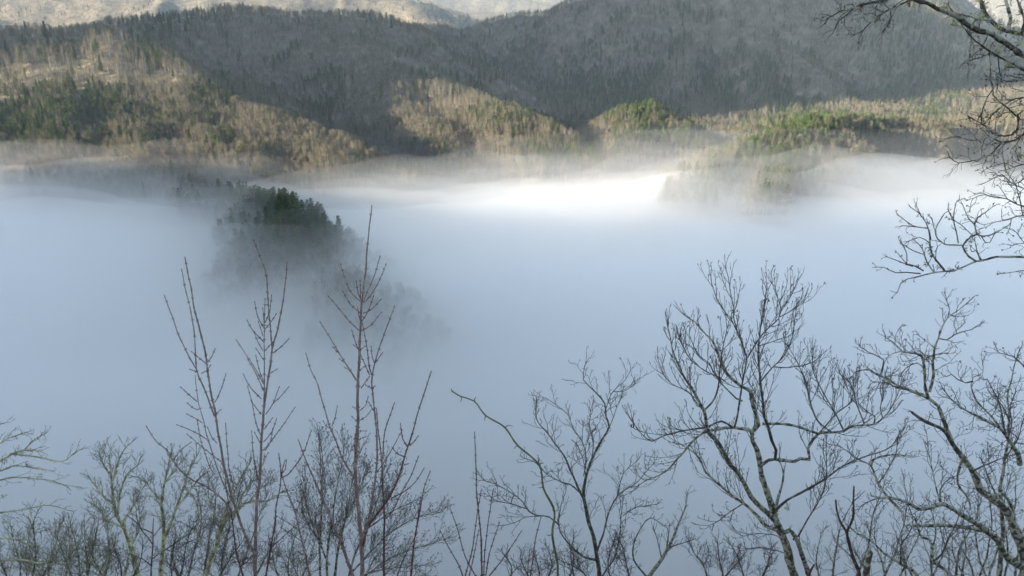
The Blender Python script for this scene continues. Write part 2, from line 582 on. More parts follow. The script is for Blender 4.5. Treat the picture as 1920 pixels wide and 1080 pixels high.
def pine_share(pix, x, y):
    s = np.clip(0.02 + 0.06 * fbm(x / 130, y / 130, 91, 3), 0.01, 0.3)
    for cx, cy, sx, sy, a in PINES:
        e = np.exp(-0.7 * (((pix[:, 0] - cx) / sx) ** 2 + ((pix[:, 1] - cy) / sy) ** 2))
        s = np.maximum(s, a * e)
    q = 55.0
    bowl = (ground(x + q, y)[0] + ground(x - q, y)[0] + ground(x, y + q)[0] + ground(x, y - q)[0]) / 4 - ground(x, y)[0]
    r = np.hypot(x, y)
    s = np.maximum(s, np.clip((bowl - 4.0) / 9.0, 0, 0.42) * (r > 1750) * (r < 4000))    # evergreens keep to the ravines
    return np.where((r < 950) & (pix[:, 1] > 485), 0.0, s)


def scatter(n, r0, r1, amax, hmin, hmax, seed, azr=None):
    g = np.random.default_rng(seed)
    a = np.radians(g.uniform(-amax, amax, n)) if azr is None else np.radians(g.uniform(azr[0], azr[1], n))
    r = np.sqrt(g.uniform(r0 * r0, r1 * r1, n))
    x, y = np.sin(a) * r, np.cos(a) * r
    z, hid, r = ground(x, y)
    h = g.uniform(hmin, hmax, n) * (1 + 0.12 * fbm(x / 90, y / 90, 12, 2))
    return x, y, z, hid, r, h, g


sets = []
for (n, r0, r1, amax, seed, hm) in ((36000, 380, 1500, 35, 1, (17, 27)), (70000, 1500, 3500, 35, 2, (18, 28)), (110000, 3500, 11000, 35, 3, (19, 29))):
    x, y, z, hid, r, h, g = scatter(n, r0, r1, amax, *hm, seed)
    keep = ((z + h) / r > hid) & ((z + h > FOG_Z - 4) | (y > 1120)) & ((r > 520) | (z > FOG_Z - 25))
    keep &= ~((r < 550) & (x > 60)) & ~((x < -140) & (y < 560) & (r < 720))
    x, y, z, r, h = x[keep], y[keep], z[keep], r[keep], h[keep]
    sets.append((x, y, z, r, h, g.uniform(0, 1, len(x)), g.uniform(0, 6.283, len(x)), g.integers(0, 5, len(x))))
# extra woods on the out-of-frame crest, put there to soften its shadow edge
x, y, z, hid, r, h, g = scatter(60000, 800, 2700, 0, 17, 26, 7, azr=(-79, -48))
keep = (x < -1260) & (x > -2700) & (z > -170)
keep &= (np.abs(x + 1580 + 0.9 * np.maximum(y - 1450, 0)) < 280) & (y > 330) & (y < 1000)
x, y, z, r, h = x[keep], y[keep], z[keep], r[keep], h[keep]
sets.append((x, y, z, r, h, g.uniform(0, 1, len(x)), g.uniform(0, 6.283, len(x)), g.integers(0, 5, len(x))))
# two pines that stand out get their own place, with a little room around them
named = []
for (x, y, Y_, h, pr, lab) in ((431, 277, 1060, 36, 0, 'lone dark pine standing above the fog line on the left ridge'),
                               (568, 425, 700, 38, 3, 'tallest pine at the right edge of the dark cluster in the fog')):
    ys_ = np.linspace(Y_ - 160, Y_ + 200, 180)              # where the slope meets the sight line at the foot of the tree
    q = np.array([P(x, y, v) for v in ys_])
    gz = ground(q[:, 0], q[:, 1])[0]
    k = int(np.argmax(gz > q[:, 2])) if y < 300 else int(np.argmax(np.where(ys_ < 740, gz, -999)))
    named.append((q[k, 0], q[k, 1], float(gz[k]), h, pr, lab))
X, Y, Z, RR, HH, UU, AA, II = (np.concatenate([s[k] for s in sets]) for k in range(8))
fx, fy = named[0][0], named[0][1]
fr = math.hypot(fx, fy)
t_ = (X * fx + Y * fy) / fr                                  # distance along the line to the lone pine, and off it
room = ~((np.hypot(X - fx, Y - fy) < 13) | ((np.abs(X * fy - Y * fx) / fr < 8) & (t_ > fr - 90) & (t_ < fr)))
X, Y, Z, RR, HH, UU, AA, II = (v[room] for v in (X, Y, Z, RR, HH, UU, AA, II))
pix = project(np.stack((X, Y, Z + 8), 1))
is_pine = UU < pine_share(pix, X, Y)
kinds = np.where(is_pine, 1, 0)
HH = np.where(is_pine, HH * np.where(RR < 950, 1.35, 1.12), HH)

tz = HH / RR
inside = (pix[:, 0] > -20) & (pix[:, 0] < 1940) & (pix[:, 1] > -40) & (pix[:, 1] < 700)
seen = inside & (Z + HH * 0.6 > FOG_Z + 20 * (RR < 900))
N_IND = 300


def region(px_, py_, r_):
    if r_ > 3500:
        return 'far'
    if px_ < 820 and py_ > 335:
        return 'cluster'
    if px_ > 1260 and r_ < 1520:
        return 'right'
    if 1050 < px_ < 1400 and r_ < 1700:
        return 'knob'
    if r_ < 1660 and px_ < 880:
        return 'left'
    return 'mid'


TXT = {('bare', 'cluster'): ('bare grey tree on the dim spur sinking into the fog around the dark pines', 'bare trees on the spur in the fog'),
       ('bare', 'left'): ('bare pale tree on the sunlit slope at upper left above the fog', 'bare trees on the sunlit left ridge'),
       ('bare', 'right'): ('bare grey tree on the misty ridge rising from the fog at right', 'bare trees on the misty right ridge'),
       ('bare', 'knob'): ('bare pale tree on the small sunlit knob in the middle of the valley', 'bare trees on the middle knob'),
       ('bare', 'mid'): ('bare grey tree on the shaded middle ridge behind the sunlit one', 'bare trees on the middle ridge'),
       ('pine', 'cluster'): ('dark green pine in the cluster rising out of the fog at left', 'pines of the cluster in the fog'),
       ('pine', 'left'): ('green pine among bare trees on the sunlit left ridge', 'pines on the sunlit left ridge'),
       ('pine', 'right'): ('green pine on the ridge rising from the fog at right', 'pines on the right ridge'),
       ('pine', 'knob'): ('green pine on the small sunlit knob in the middle of the valley', 'pines on the middle knob'),
       ('pine', 'mid'): ('dark pine on the shaded middle ridge behind the sunlit one', 'pines on the middle ridge')}


def tree_thing(kind, x, y, z, h, rot, proto, label, group, sx=1.0):
    ms = (bare_me if kind == 'bare' else pine_me)[proto]
    H0 = 20.0 if kind == 'bare' else 24.0
    t = empty(kind + '_tree', (x, y, z))
    t.rotation_euler = (0, 0, rot)
    t.scale = (h / H0 * sx, h / H0 * sx, h / H0)
    tag(t, label, 'tree', group)
    obj('trunk', ms[0], t)
    obj('crown', ms[1], t)
    return t


rest = np.ones(len(X), bool)
for kind, kv in (('bare', 0), ('pine', 1)):
    cand = np.where(seen & (kinds == kv) & (RR < 3400))[0]
    order = cand[np.argsort(-tz[cand])][:N_IND - (2 if kv else 0)]
    for i in order:
        lab, grp = TXT[(kind, region(pix[i, 0], pix[i, 1], RR[i]))]
        tree_thing(kind, X[i], Y[i], Z[i], HH[i], AA[i], int(II[i]), lab, grp)
        rest[i] = False
for x, y, z, h, pr, lab in named:
    tree_thing('pine', x, y, z, h, 1.0, pr, lab, None)


def gn_scatter(name, mask, coll, H0, label):
    n = int(mask.sum())
    me = bpy.data.meshes.new(name)
    me.vertices.add(n)
    me.vertices.foreach_set('co', np.stack((X[mask], Y[mask], Z[mask]), 1).astype(np.float32).ravel())
    for an, ty, vv in (('rot', 'FLOAT', AA[mask]), ('scl', 'FLOAT', HH[mask] / H0), ('pick', 'INT', II[mask])):
        at = me.attributes.new(an, ty, 'POINT')
        at.data.foreach_set('value', vv.astype(np.int32 if ty == 'INT' else np.float32))
    o = obj(name, me)
    ng = bpy.data.node_groups.new('scatter', 'GeometryNodeTree')
    ng.interface.new_socket('Geometry', in_out='INPUT', socket_type='NodeSocketGeometry')
    ng.interface.new_socket('Geometry', in_out='OUTPUT', socket_type='NodeSocketGeometry')
    N, L = ng.nodes, ng.links
    gi, go = N.new('NodeGroupInput'), N.new('NodeGroupOutput')
    ip = N.new('GeometryNodeInstanceOnPoints')
    ci = N.new('GeometryNodeCollectionInfo')
    ci.inputs['Collection'].default_value = coll
    ci.inputs['Separate Children'].default_value = True
    ci.inputs['Reset Children'].default_value = True

    def attr(nm, dt):
        a = N.new('GeometryNodeInputNamedAttribute')
        a.data_type = dt
        a.inputs['Name'].default_value = nm
        return a.outputs['Attribute']
    cx = N.new('ShaderNodeCombineXYZ')
    L.new(attr('rot', 'FLOAT'), cx.inputs['Z'])
    er = N.new('FunctionNodeEulerToRotation')
    L.new(cx.outputs[0], er.inputs[0])
    L.new(gi.outputs[0], ip.inputs['Points'])
    L.new(ci.outputs[0], ip.inputs['Instance'])
    ip.inputs['Pick Instance'].default_value = True
    L.new(attr('pick', 'INT'), ip.inputs['Instance Index'])
    L.new(er.outputs[0], ip.inputs['Rotation'])
    L.new(attr('scl', 'FLOAT'), ip.inputs['Scale'])
    L.new(ip.outputs[0], go.inputs[0])
    md = o.modifiers.new('scatter', 'NODES')
    md.node_group = ng
    tag(o, label, None, None, 'stuff')
    print(name, n)
    return o


gn_scatter('bare_forest', rest & (kinds == 0), colls['bare_tree'], 20.0, 'bare winter forest covering the mountain slopes')
gn_scatter('pine_forest', rest & (kinds == 1), colls['pine_tree'], 24.0, 'scattered evergreens among the bare forest on the slopes')

# ------------------------------------------------------------------ trees and saplings in front of the lookout
def bark_mat(name, dark, mid, lichen, amount, scale, rough=0.95):
    m, N, L, b = mat_new(name)
    tc = N.new('ShaderNodeTexCoord')
    n1, n2 = N.new('ShaderNodeTexNoise'), N.new('ShaderNodeTexNoise')
    n1.inputs['Scale'].default_value, n1.inputs['Detail'].default_value = scale * 3.5, 4
    n2.inputs['Scale'].default_value, n2.inputs['Detail'].default_value = scale, 5
    L.new(tc.outputs['Object'], n1.inputs['Vector'])
    L.new(tc.outputs['Object'], n2.inputs['Vector'])
    r1 = ramp(N, [(0.35, dark), (0.65, mid)])
    L.new(n1.outputs['Fac'], r1.inputs[0])
    r2 = ramp(N, [(0.62 - amount * 0.3, (0, 0, 0)), (0.68 - amount * 0.3, (1, 1, 1))])
    L.new(n2.outputs['Fac'], r2.inputs[0])
    mx = N.new('ShaderNodeMix')
    mx.data_type = 'RGBA'
    L.new(r2.outputs[0], mx.inputs['Factor'])
    L.new(r1.outputs[0], mx.inputs['A'])
    mx.inputs['B'].default_value = (*lichen, 1)
    L.new(mx.outputs['Result'], b.inputs['Base Color'])
    b.inputs['Roughness'].default_value = rough
    bp = N.new('ShaderNodeBump')
    bp.inputs['Strength'].default_value = 0.6
    bp.inputs['Distance'].default_value = 0.01
    L.new(n1.outputs['Fac'], bp.inputs['Height'])
    L.new(bp.outputs[0], b.inputs['Normal'])
    return m


M_oak = bark_mat('lichen_bark', (0.04, 0.035, 0.03), (0.16, 0.148, 0.125), (0.40, 0.405, 0.315), 0.54, 14.0)
M_oakdark = bark_mat('dark_bark', (0.035, 0.03, 0.028), (0.13, 0.115, 0.10), (0.28, 0.285, 0.22), 0.32, 14.0)
M_twig = noise_mat('dark_twig', [(0.4, (0.07, 0.06, 0.054)), (0.65, (0.155, 0.135, 0.118))], 9.0, 2)
M_twiggrey = noise_mat('grey_twig', [(0.4, (0.13, 0.117, 0.10)), (0.65, (0.25, 0.225, 0.185))], 6.0, 2)
M_sap = bark_mat('sapling_bark', (0.17, 0.118, 0.108), (0.34, 0.255, 0.23), (0.40, 0.335, 0.30), 0.2, 14.0)
M_red = bark_mat('red_stem', (0.09, 0.043, 0.043), (0.21, 0.105, 0.098), (0.28, 0.20, 0.185), 0.1, 14.0)
M_snag = bark_mat('dead_wood', (0.045, 0.03, 0.027), (0.115, 0.075, 0.066), (0.2, 0.17, 0.15), 0.2, 14.0)
M_bud = noise_mat('bud', [(0.4, (0.03, 0.018, 0.016)), (0.65, (0.07, 0.035, 0.03))], 60.0, 2)
M_vine = bark_mat('green_cane', (0.075, 0.085, 0.04), (0.17, 0.175, 0.09), (0.20, 0.20, 0.12), 0.1, 10.0)
M_lichen = bark_mat('yellow_lichen_bark', (0.17, 0.16, 0.09), (0.42, 0.41, 0.25), (0.58, 0.58, 0.37), 0.5, 5.0)
M_lichentwig = noise_mat('lichen_twig', [(0.4, (0.15, 0.14, 0.105)), (0.65, (0.36, 0.345, 0.24))], 5.0, 2)
M_moss = noise_mat('hanging_lichen', [(0.4, (0.20, 0.20, 0.10)), (0.65, (0.46, 0.46, 0.27))], 30.0, 2)
M_leaf = noise_mat('dead_leaf', [(0.4, (0.04, 0.026, 0.018)), (0.65, (0.11, 0.07, 0.045))], 30.0, 2)


def spline(pts, step):
    """Catmull-Rom through pts (n,d), resampled about every `step` of the first two columns"""
    pts = np.asarray(pts, float)
    if len(pts) == 2:
        n = max(2, int(np.linalg.norm(pts[1, :2] - pts[0, :2]) / step))
        t = np.linspace(0, 1, n + 1)[:, None]
        return pts[0] * (1 - t) + pts[1] * t
    p = np.vstack((2 * pts[0] - pts[1], pts, 2 * pts[-1] - pts[-2]))
    out = []
    for i in range(1, len(p) - 2):
        n = max(1, int(np.linalg.norm(p[i + 1, :2] - p[i, :2]) / step))
        t = np.linspace(0, 1, n, endpoint=False)[:, None]
        a, b, c, d = p[i - 1], p[i], p[i + 1], p[i + 2]
        out.append(0.5 * (2 * b + (c - a) * t + (2 * a - 5 * b + 4 * c - d) * t * t + (3 * b - a - 3 * c + d) * t ** 3))
    out.append(p[-2][None])
    return np.vstack(out)


def ground_z(x, y):
    return float(ground(np.array([x]), np.array([y]))[0][0])


class Plant:
    def __init__(s, name, label, base_px, Y, group=None, seed=0, cat='tree'):
        """base_px: (px, py) of the lowest traced trunk point"""
        s.g = np.random.default_rng(seed + 1000)
        s.Y = Y
        b = P(base_px[0], base_px[1], Y)
        s.o = np.array((b[0], b[1] + 0.0, ground_z(b[0], b[1]) - 0.05))
        s.root = empty(name, s.o)
        tag(s.root, label, cat, group)

    def path(s, pix, y0=None, y1=None, step=9.0, wob=0.0):
        """traced pixels -> points of the place; depth runs from y0 to y1 along the limb"""
        y0 = s.Y if y0 is None else y0
        y1 = y0 if y1 is None else y1
        q = np.asarray(pix, float)
        L = np.concatenate(([0], np.cumsum(np.linalg.norm(np.diff(q[:, :2], axis=0), axis=1))))
        yy = y0 + (y1 - y0) * (L / L[-1])
        q = spline(np.column_stack((q, yy)), step)
        w = np.array([P(a, b, c) for a, b, c in q])
        if wob:
            n = len(w)
            ph = s.g.uniform(0, 6.28, 6)
            t = np.linspace(0, n * step / 26.0, n)
            env = np.minimum(1, np.minimum(np.arange(n), np.arange(n)[::-1]) / 3.0)
            k = wob * y0 / F_PX
            for j in range(3):
                w[:, j] += env * k * (np.sin(t * 1.3 + ph[j]) + 0.6 * np.sin(t * 3.1 + ph[j + 3]))
        return w - s.o

    def to_ground(s, w, spread=0.0):
        """prolong a trunk whose first point is just below the frame down to the ground"""
        f = w[0]
        d = w[0] - w[min(3, len(w) - 1)]
        d = d / (abs(d[2]) + 1e-6)
        h = f[2]
        if h < 0.05:
            return w
        n = max(2, int(h / 0.35))
        t = np.linspace(0, 1, n, endpoint=False)[::-1]
        lean = np.clip(d[:2], -0.5, 0.5)
        ex = np.array([(f[0] + lean[0] * h * (u - u * u * 0.5), f[1] + lean[1] * h * (u - u * u * 0.5), h * (1 - u)) for u in np.linspace(1, 0, n, endpoint=False)])
        return np.vstack((ex, w))

    def radii(s, w, a, b, extra=0):
        """radii from pixel widths a (base) to b (tip)"""
        k = s.Y / F_PX * 0.5 * 1.06
        n = len(w)
        u = np.linspace(0, 1, n) ** 0.85
        return (a + (b - a) * u) * k

    def part(s, name, tb, mat, parent=None, kind=None, label=None, smooth=True):
        if not tb.V:
            return None
        o = obj(name, tb.mesh(name, mat, smooth), parent or s.root)
        tag(o, label, None, None, kind)
        return o

    def limb(s, name, pix, a, b, mat, dy=0.0, y0=None, k=6, grounded=False, wob=0.6, tw=None, twmat=None, parent=None, buds=None, rough=0.06, label=None, fuzz=0):
        y0 = s.Y if y0 is None else y0
        w = s.path(pix, y0, y0 + dy, wob=wob)
        n0 = len(w)
        r = s.radii(w, a, b)
        if grounded:
            w2 = s.to_ground(w)
            ex = len(w2) - n0
            r = np.concatenate((np.linspace(r[0] * (1.0 + 0.06 * ex), r[0], ex, endpoint=False), r))
            w = w2
        r = r * (1 + rough * s.g.normal(0, 1, len(r)).clip(-2, 2))
        tb = TB()
        tb.tube(w, r, k)
        ob = s.part(name, tb, mat, parent, label=label)
        if tw:
            t2 = TB()
            s.twigs(t2, w[-n0:], r[-n0:], **tw)
            s.part('twigs', t2, twmat or M_twig, ob, 'stuff', smooth=False)
        if fuzz or mat is M_lichen:
            t4 = TB()
            kk = s.Y / F_PX
            for _ in range(int((fuzz or 2.2) * n0 * 4)):
                i = s.g.integers(0, n0 - 1)
                o = w[-n0:][i] + (w[-n0:][i + 1] - w[-n0:][i]) * s.g.uniform()
                if math.sin(i * 0.55 + s.g.uniform(0, 1.2)) < -0.2:
                    continue
                d = unit(s.g.normal(0, 1, 3) + (0, 0, -0.35))
                o = o + d * r[-n0:][i] * 0.8
                sd = unit(np.cross(d, s.g.normal(0, 1, 3))) * kk * 0.9
                t4.tris([(o - sd, o + sd, o + d * kk * s.g.uniform(2.0, 5.5))])
            s.part('lichen', t4, M_moss, ob, 'stuff', smooth=False)
        if buds:
            t3 = TB()
            s.budding(t3, w[-n0:], r[-n0:], **buds)
            s.part('buds', t3, M_bud, ob, 'stuff', smooth=False)
        return ob, w[-n0:], r[-n0:]

    def grow(s, tb, p, d, L, r, lvl, wig=0.16, up=0.12, ang=0.8, sp=0.2, ratio=0.5, leaf=None):
        g = s.g
        n = 4 if lvl == 0 else 6
        q = [p]
        for i in range(n):
            d = unit(d + g.normal(0, wig, 3) + np.array((0, 0, up)))
            q.append(q[-1] + d * L / n)
        q = np.array(q)
        tb.tube(q, np.linspace(r, max(r * 0.45, s.rmin), n + 1), 3 if lvl < 2 else 4, cap=False)
        if leaf is not None and lvl == 0 and g.uniform() < leaf:
            s.leaflet(tb, q[-1], d, 0.9)
        if lvl > 0:
            cnt = max(1, int(L / sp))
            side = g.uniform(0, 6.28)
            for c in range(cnt):
                u = (c + g.uniform(0.2, 0.9)) / cnt
                u = 0.12 + 0.86 * u
                x = u * n
                i = min(int(x), n - 1)
                o = q[i] + (q[i + 1] - q[i]) * (x - i)
                t = unit(q[i + 1] - q[i])
                side += 2.4 + g.normal(0, 0.5)
                a = unit(np.cross(t, (0.31, 0.2, 0.93)))
                b = np.cross(t, a)
                sd = a * math.cos(side) + b * math.sin(side)
                an = ang * g.uniform(0.6, 1.25)
                s.grow(tb, o, unit(t * math.cos(an) + sd * math.sin(an)), L * ratio * (1.15 - 0.6 * u) * g.uniform(0.6, 1.3), max(r * 0.6, s.rmin), lvl - 1, wig, up, ang, sp * 0.75, ratio, leaf)

    rmin = 0.001

    def leaflet(s, tb, p, d, size):
        g = s.g
        k = s.Y / F_PX * 6.0 * size
        for _ in range(2):
            dd = unit(d + g.normal(0, 0.5, 3))
            sd = unit(np.cross(dd, g.normal(0, 1, 3))) * k * 0.2
            tb.tris([(p, p + dd * k * 0.5 + sd, p + dd * k), (p, p + dd * k, p + dd * k * 0.5 - sd)])

    def twigs(s, tb, w, r, sp=18, L=(30, 80), lvl=1, ang=0.8, up=0.1, wig=0.15, start=0.15, wpx=2.0, ratio=0.5, leaf=None, tip=True, sub=0.8, taper=0.6, both=True, thin=1.0):
        """side twigs along a limb; spacings and lengths in pixels at this plant's distance"""
        g = s.g
        k = s.Y / F_PX
        s.rmin = 0.36 * k * thin
        seg = np.linalg.norm(np.diff(w, axis=0), axis=1)
        A = np.concatenate(([0], np.cumsum(seg)))
        tot = A[-1]
        pos = tot * start + g.uniform(0, sp) * k
        side = g.uniform(0, 6.28)
        while pos < tot * 0.995:
            u = pos / tot
            i = min(np.searchsorted(A, pos) - 1, len(w) - 2)
            i = max(i, 0)
            f = (pos - A[i]) / (seg[i] + 1e-9)
            o = w[i] + (w[i + 1] - w[i]) * f
            t = unit(w[i + 1] - w[i])
            side += 2.4 + g.normal(0, 0.6)
            a = unit(np.cross(t, (0.05, 1.0, 0.1)))
            b = np.cross(t, a)
            sd = a * math.cos(side) + b * math.sin(side) * 0.8
            an = ang * g.uniform(0.65, 1.25)
            l = g.uniform(*L) * k * (1 - taper * u)
            s.grow(tb, o, unit(t * math.cos(an) + sd * math.sin(an)), l, min(r[i] * 0.7, wpx * 0.5 * k), lvl, wig, up, ang, sub * sp * k, ratio, leaf)
            pos += sp * k * g.uniform(0.5, 1.5)
        if tip:
            t = unit(w[-1] - w[-3 if len(w) > 2 else 0])
            for _ in range(2):
                s.grow(tb, w[-1], unit(t + g.normal(0, 0.25, 3)), L[0] * k, min(r[-1], wpx * 0.5 * k), max(lvl - 1, 0), wig, up, ang, sub * sp * k, ratio, leaf)

    def budding(s, tb, w, r, sp=17, size=3.4, start=0.05):
        """opposite buds and a terminal bud on a maple shoot"""
        g = s.g
        k = s.Y / F_PX
        seg = np.linalg.norm(np.diff(w, axis=0), axis=1)
        A = np.concatenate(([0], np.cumsum(seg)))
        pos = A[-1] - sp * k * 0.7
        az = g.uniform(0, 3)

        def bud(o, d, l, wd):
            a = unit(np.cross(d, (0.3, 0.8, 0.5)))
            b = np.cross(d, a)
            m = o + d * l * 0.4
            c = [m + a * wd, m + b * wd, m - a * wd, m - b * wd]
            e = o + d * l
            for j in range(4):
                tb.tris([(o, c[(j + 1) % 4], c[j]), (e, c[j], c[(j + 1) % 4])])
        while pos > A[-1] * start:
            i = max(min(np.searchsorted(A, pos) - 1, len(w) - 2), 0)
            o = w[i] + (w[i + 1] - w[i]) * ((pos - A[i]) / (seg[i] + 1e-9))
            t = unit(w[i + 1] - w[i])
            a = unit(np.cross(t, (0.05, 1, 0.1)))
            b = np.cross(t, a)
            az += 1.57 + g.normal(0, 0.2)
            sd = a * math.cos(az) + b * math.sin(az)
            for sg in (1, -1):
                bud(o + sd * sg * r[i] * 0.6, unit(t * 0.8 + sd * sg), size * k * g.uniform(0.8, 1.2) + r[i] * 0.6, size * k * 0.3 + r[i] * 0.15)
            pos -= sp * k * g.uniform(0.75, 1.35)
        t = unit(w[-1] - w[-2])
        bud(w[-1] - t * size * k * 0.3, t, size * k * 1.7, size * k * 0.42)

    def tufts(s, name, spots, mat, size=10, n=24, hang=0.6, parent=None):
        """beard lichen: small loose tufts at traced pixels"""
        k = s.Y / F_PX
        tb = TB()
        for px, py in spots:
            c = P(px, py, s.Y + s.g.uniform(-0.05, 0.05)) - s.o
            for _ in range(n):
                o = c + s.g.normal(0, size * k * 0.35, 3)
                d = unit(s.g.normal(0, 1, 3) + (0, 0, -hang))
                l = size * k * s.g.uniform(0.4, 1.1)
                sd = unit(np.cross(d, s.g.normal(0, 1, 3))) * k * 0.9
                tb.tris([(o - sd, o + sd, o + d * l)])
        s.part(name, tb, mat, parent, 'stuff', smooth=False)


# ---- left maple sapling: one clump of two leaders
BUD = dict(sp=17, size=3.3)
A = Plant('maple_sapling', 'reddish leafless sapling in front at left, its two leaders forking low from one base', (479, 1090), 5.0, None, 1, 'sapling')
A.limb('stem', [(479, 1095), (478, 1035), (480, 980), (483, 933), (487, 897), (489, 853), (492, 807), (496, 750), (500, 727), (507, 687), (512, 647), (520, 617), (528, 580), (535, 537), (538, 493)], 8.5, 2.0, M_sap, 0.15, grounded=True, wob=0.6, buds=dict(sp=22, size=3, start=0.45))
A.limb('stem', [(478, 1040), (463, 1010), (447, 970), (437, 940), (427, 900), (418, 860), (410, 820), (405, 787), (402, 763), (393, 720), (386, 673), (378, 630), (365, 579), (356, 533), (347, 484)], 6.5, 2.0, M_sap, -0.2, wob=0.6, buds=dict(sp=17, size=3, start=0.4))
for pix, a_, b_, dy in (
        ([(510, 653), (506, 607), (503, 567), (501, 530), (497, 507), (487, 480), (476, 452)], 3.4, 2.0, -0.1),
        ([(491, 800), (495, 760), (496, 713), (495, 663), (496, 613), (497, 562)], 3.4, 1.8, 0.1),
        ([(402, 780), (387, 740), (378, 717), (369, 693), (366, 647), (362, 610), (357, 580), (347, 537), (341, 507)], 4.0, 1.9, 0.2),
        ([(369, 693), (357, 673), (338, 637), (323, 593), (309, 556)], 3.0, 1.9, 0.12),
        ([(440, 950), (427, 923), (417, 903), (405, 870), (397, 847), (388, 817), (382, 790), (372, 753), (367, 720), (366, 706)], 3.6, 1.8, 0.3),
        ([(437, 962), (430, 950), (413, 932), (387, 912), (363, 902), (343, 887), (327, 867), (312, 843), (293, 827), (275, 800)], 4.4, 1.9, -0.35),
        ([(325, 863), (338, 845), (357, 830)], 2.4, 1.5, 0.1), ([(367, 903), (380, 891), (393, 883)], 2.2, 1.5, -0.1),
        ([(387, 682), (374, 672), (360, 660)], 2.3, 1.5, 0.1), ([(387, 682), (396, 670), (403, 655)], 2.3, 1.6, -0.1), ([(370, 698), (358, 693)], 2.2, 1.6, 0), ([(378, 700), (388, 695), (394, 686)], 2.2, 1.6, 0),
        ([(370, 753), (356, 742), (340, 727)], 2.2, 1.5, -0.05), ([(373, 769), (362, 765), (353, 757)], 2.0, 1.5, 0), ([(380, 793), (366, 784), (352, 777)], 2.0, 1.5, 0.05),
        ([(388, 824), (362, 808), (333, 797)], 2.4, 1.5, 0.1), ([(415, 866), (397, 853), (378, 837), (352, 815)], 2.6, 1.5, 0.15), ([(407, 831), (397, 820), (390, 803)], 2.0, 1.5, 0),
        ([(403, 890), (393, 875), (385, 853), (375, 820), (370, 788)], 2.6, 1.6, -0.1), ([(436, 905), (430, 883), (427, 847), (423, 795)], 2.6, 1.6, -0.15),
        ([(402, 755), (407, 747), (417, 723), (423, 703)], 2.4, 1.6, 0.1), ([(402, 780), (413, 769)], 2, 1.5, 0),
        ([(495, 615), (483, 593), (478, 568)], 2.1, 1.5, 0.05), ([(497, 605), (505, 585), (509, 555)], 2.1, 1.5, 0), ([(495, 605), (493, 580)], 1.9, 1.4, 0), ([(497, 617), (508, 604), (517, 590)], 2.0, 1.4, 0),
        ([(495, 642), (473, 618), (464, 602)], 2.2, 1.5, -0.05), ([(493, 630), (485, 605)], 1.9, 1.4, 0), ([(493, 657), (483, 640), (477, 625)], 2.0, 1.4, 0.05), ([(497, 658), (510, 643)], 2, 1.5, 0),
        ([(494, 675), (481, 655)], 1.9, 1.4, 0), ([(495, 717), (487, 697), (480, 668)], 2.1, 1.5, 0), ([(494, 720), (480, 693), (460, 663), (444, 639)], 2.6, 1.6, 0.15), ([(494, 733), (480, 700), (465, 675)], 2.2, 1.5, 0.1),
        ([(512, 662), (528, 650), (541, 636)], 2.3, 1.5, -0.05), ([(507, 700), (518, 693)], 1.9, 1.4, 0), ([(490, 748), (480, 738), (467, 723), (457, 703)], 2.4, 1.5, 0),
        ([(488, 815), (478, 787), (472, 753), (465, 727)], 2.6, 1.5, 0.1), ([(490, 777), (480, 765), (472, 753)], 2, 1.4, 0), ([(498, 777), (512, 757), (523, 727)], 2.4, 1.5, 0), ([(512, 757), (527, 742), (540, 727)], 2.0, 1.5, 0.05),
        ([(495, 805), (510, 785)], 2, 1.5, 0), ([(495, 828), (510, 810), (518, 787)], 2.2, 1.5, 0), ([(493, 845), (513, 822), (533, 793), (552, 765)], 2.8, 1.6, -0.1), ([(497, 845), (508, 827), (511, 805)], 2.1, 1.5, 0),
        ([(487, 830), (478, 812)], 2, 1.4, 0), ([(484, 900), (478, 873), (475, 847), (472, 810)], 2.4, 1.5, 0.1), ([(493, 863), (502, 850)], 1.8, 1.4, 0)):
    A.limb('branch', pix, a_ * 0.86, b_ * 0.8, M_sap if a_ > 2.5 else M_red, dy, k=5, wob=0.5, buds=BUD)

# ---- dark red shoots beside it
S1 = Plant('red_shoot', 'dark red slender shoot standing right of the left sapling, forked near the top', (498, 1092), 4.6, None, 2, 'sapling')
S1.limb('stem', [(496, 1095), (508, 1027), (515, 983), (518, 947), (525, 917), (527, 890), (523, 852)], 4.6, 1.8, M_red, 0, grounded=True, wob=0.3, buds=BUD)
for pix in ([(530, 895), (540, 890), (567, 853), (583, 809)], [(527, 895), (530, 878), (534, 865)], [(527, 890), (535, 880), (537, 864)], [(510, 1025), (533, 1005), (557, 983)], [(505, 1050), (512, 1043)]):
    S1.limb('branch', pix, 2.6, 1.6, M_red, 0.05, k=5, wob=0.25, buds=BUD)
S2 = Plant('red_shoot', 'nearly black thin shoot crossing in front of the left sapling', (457, 1090), 4.2, None, 3, 'sapling')
S2.limb('stem', [(460, 1095), (447, 1050), (440, 1013), (435, 973), (428, 940), (422, 900)], 4.0, 1.9, M_red, 0, grounded=True, wob=0.3, buds=BUD)
S2.limb('branch', [(447, 1062), (462, 1055), (473, 1042)], 2.4, 1.6, M_red, 0, k=5, wob=0.2, buds=BUD)
S3 = Plant('red_shoot', 'pale grey shoot with alternate twigs left of the middle sapling', (582, 1090), 5.6, None, 4, 'sapling')
S3.limb('stem', [(583, 1095), (572, 1037), (563, 1000), (553, 960), (540, 927), (528, 890)], 4.2, 1.8, M_sap, 0, grounded=True, wob=0.4, buds=BUD)
for pix in ([(562, 996), (545, 983), (520, 968)], [(566, 1015), (548, 1003), (528, 990)], [(553, 962), (562, 945), (569, 925)], [(575, 1045), (560, 1035)]):
    S3.limb('branch', pix, 2.2, 1.5, M_sap, 0.05, k=5, wob=0.3, buds=BUD)

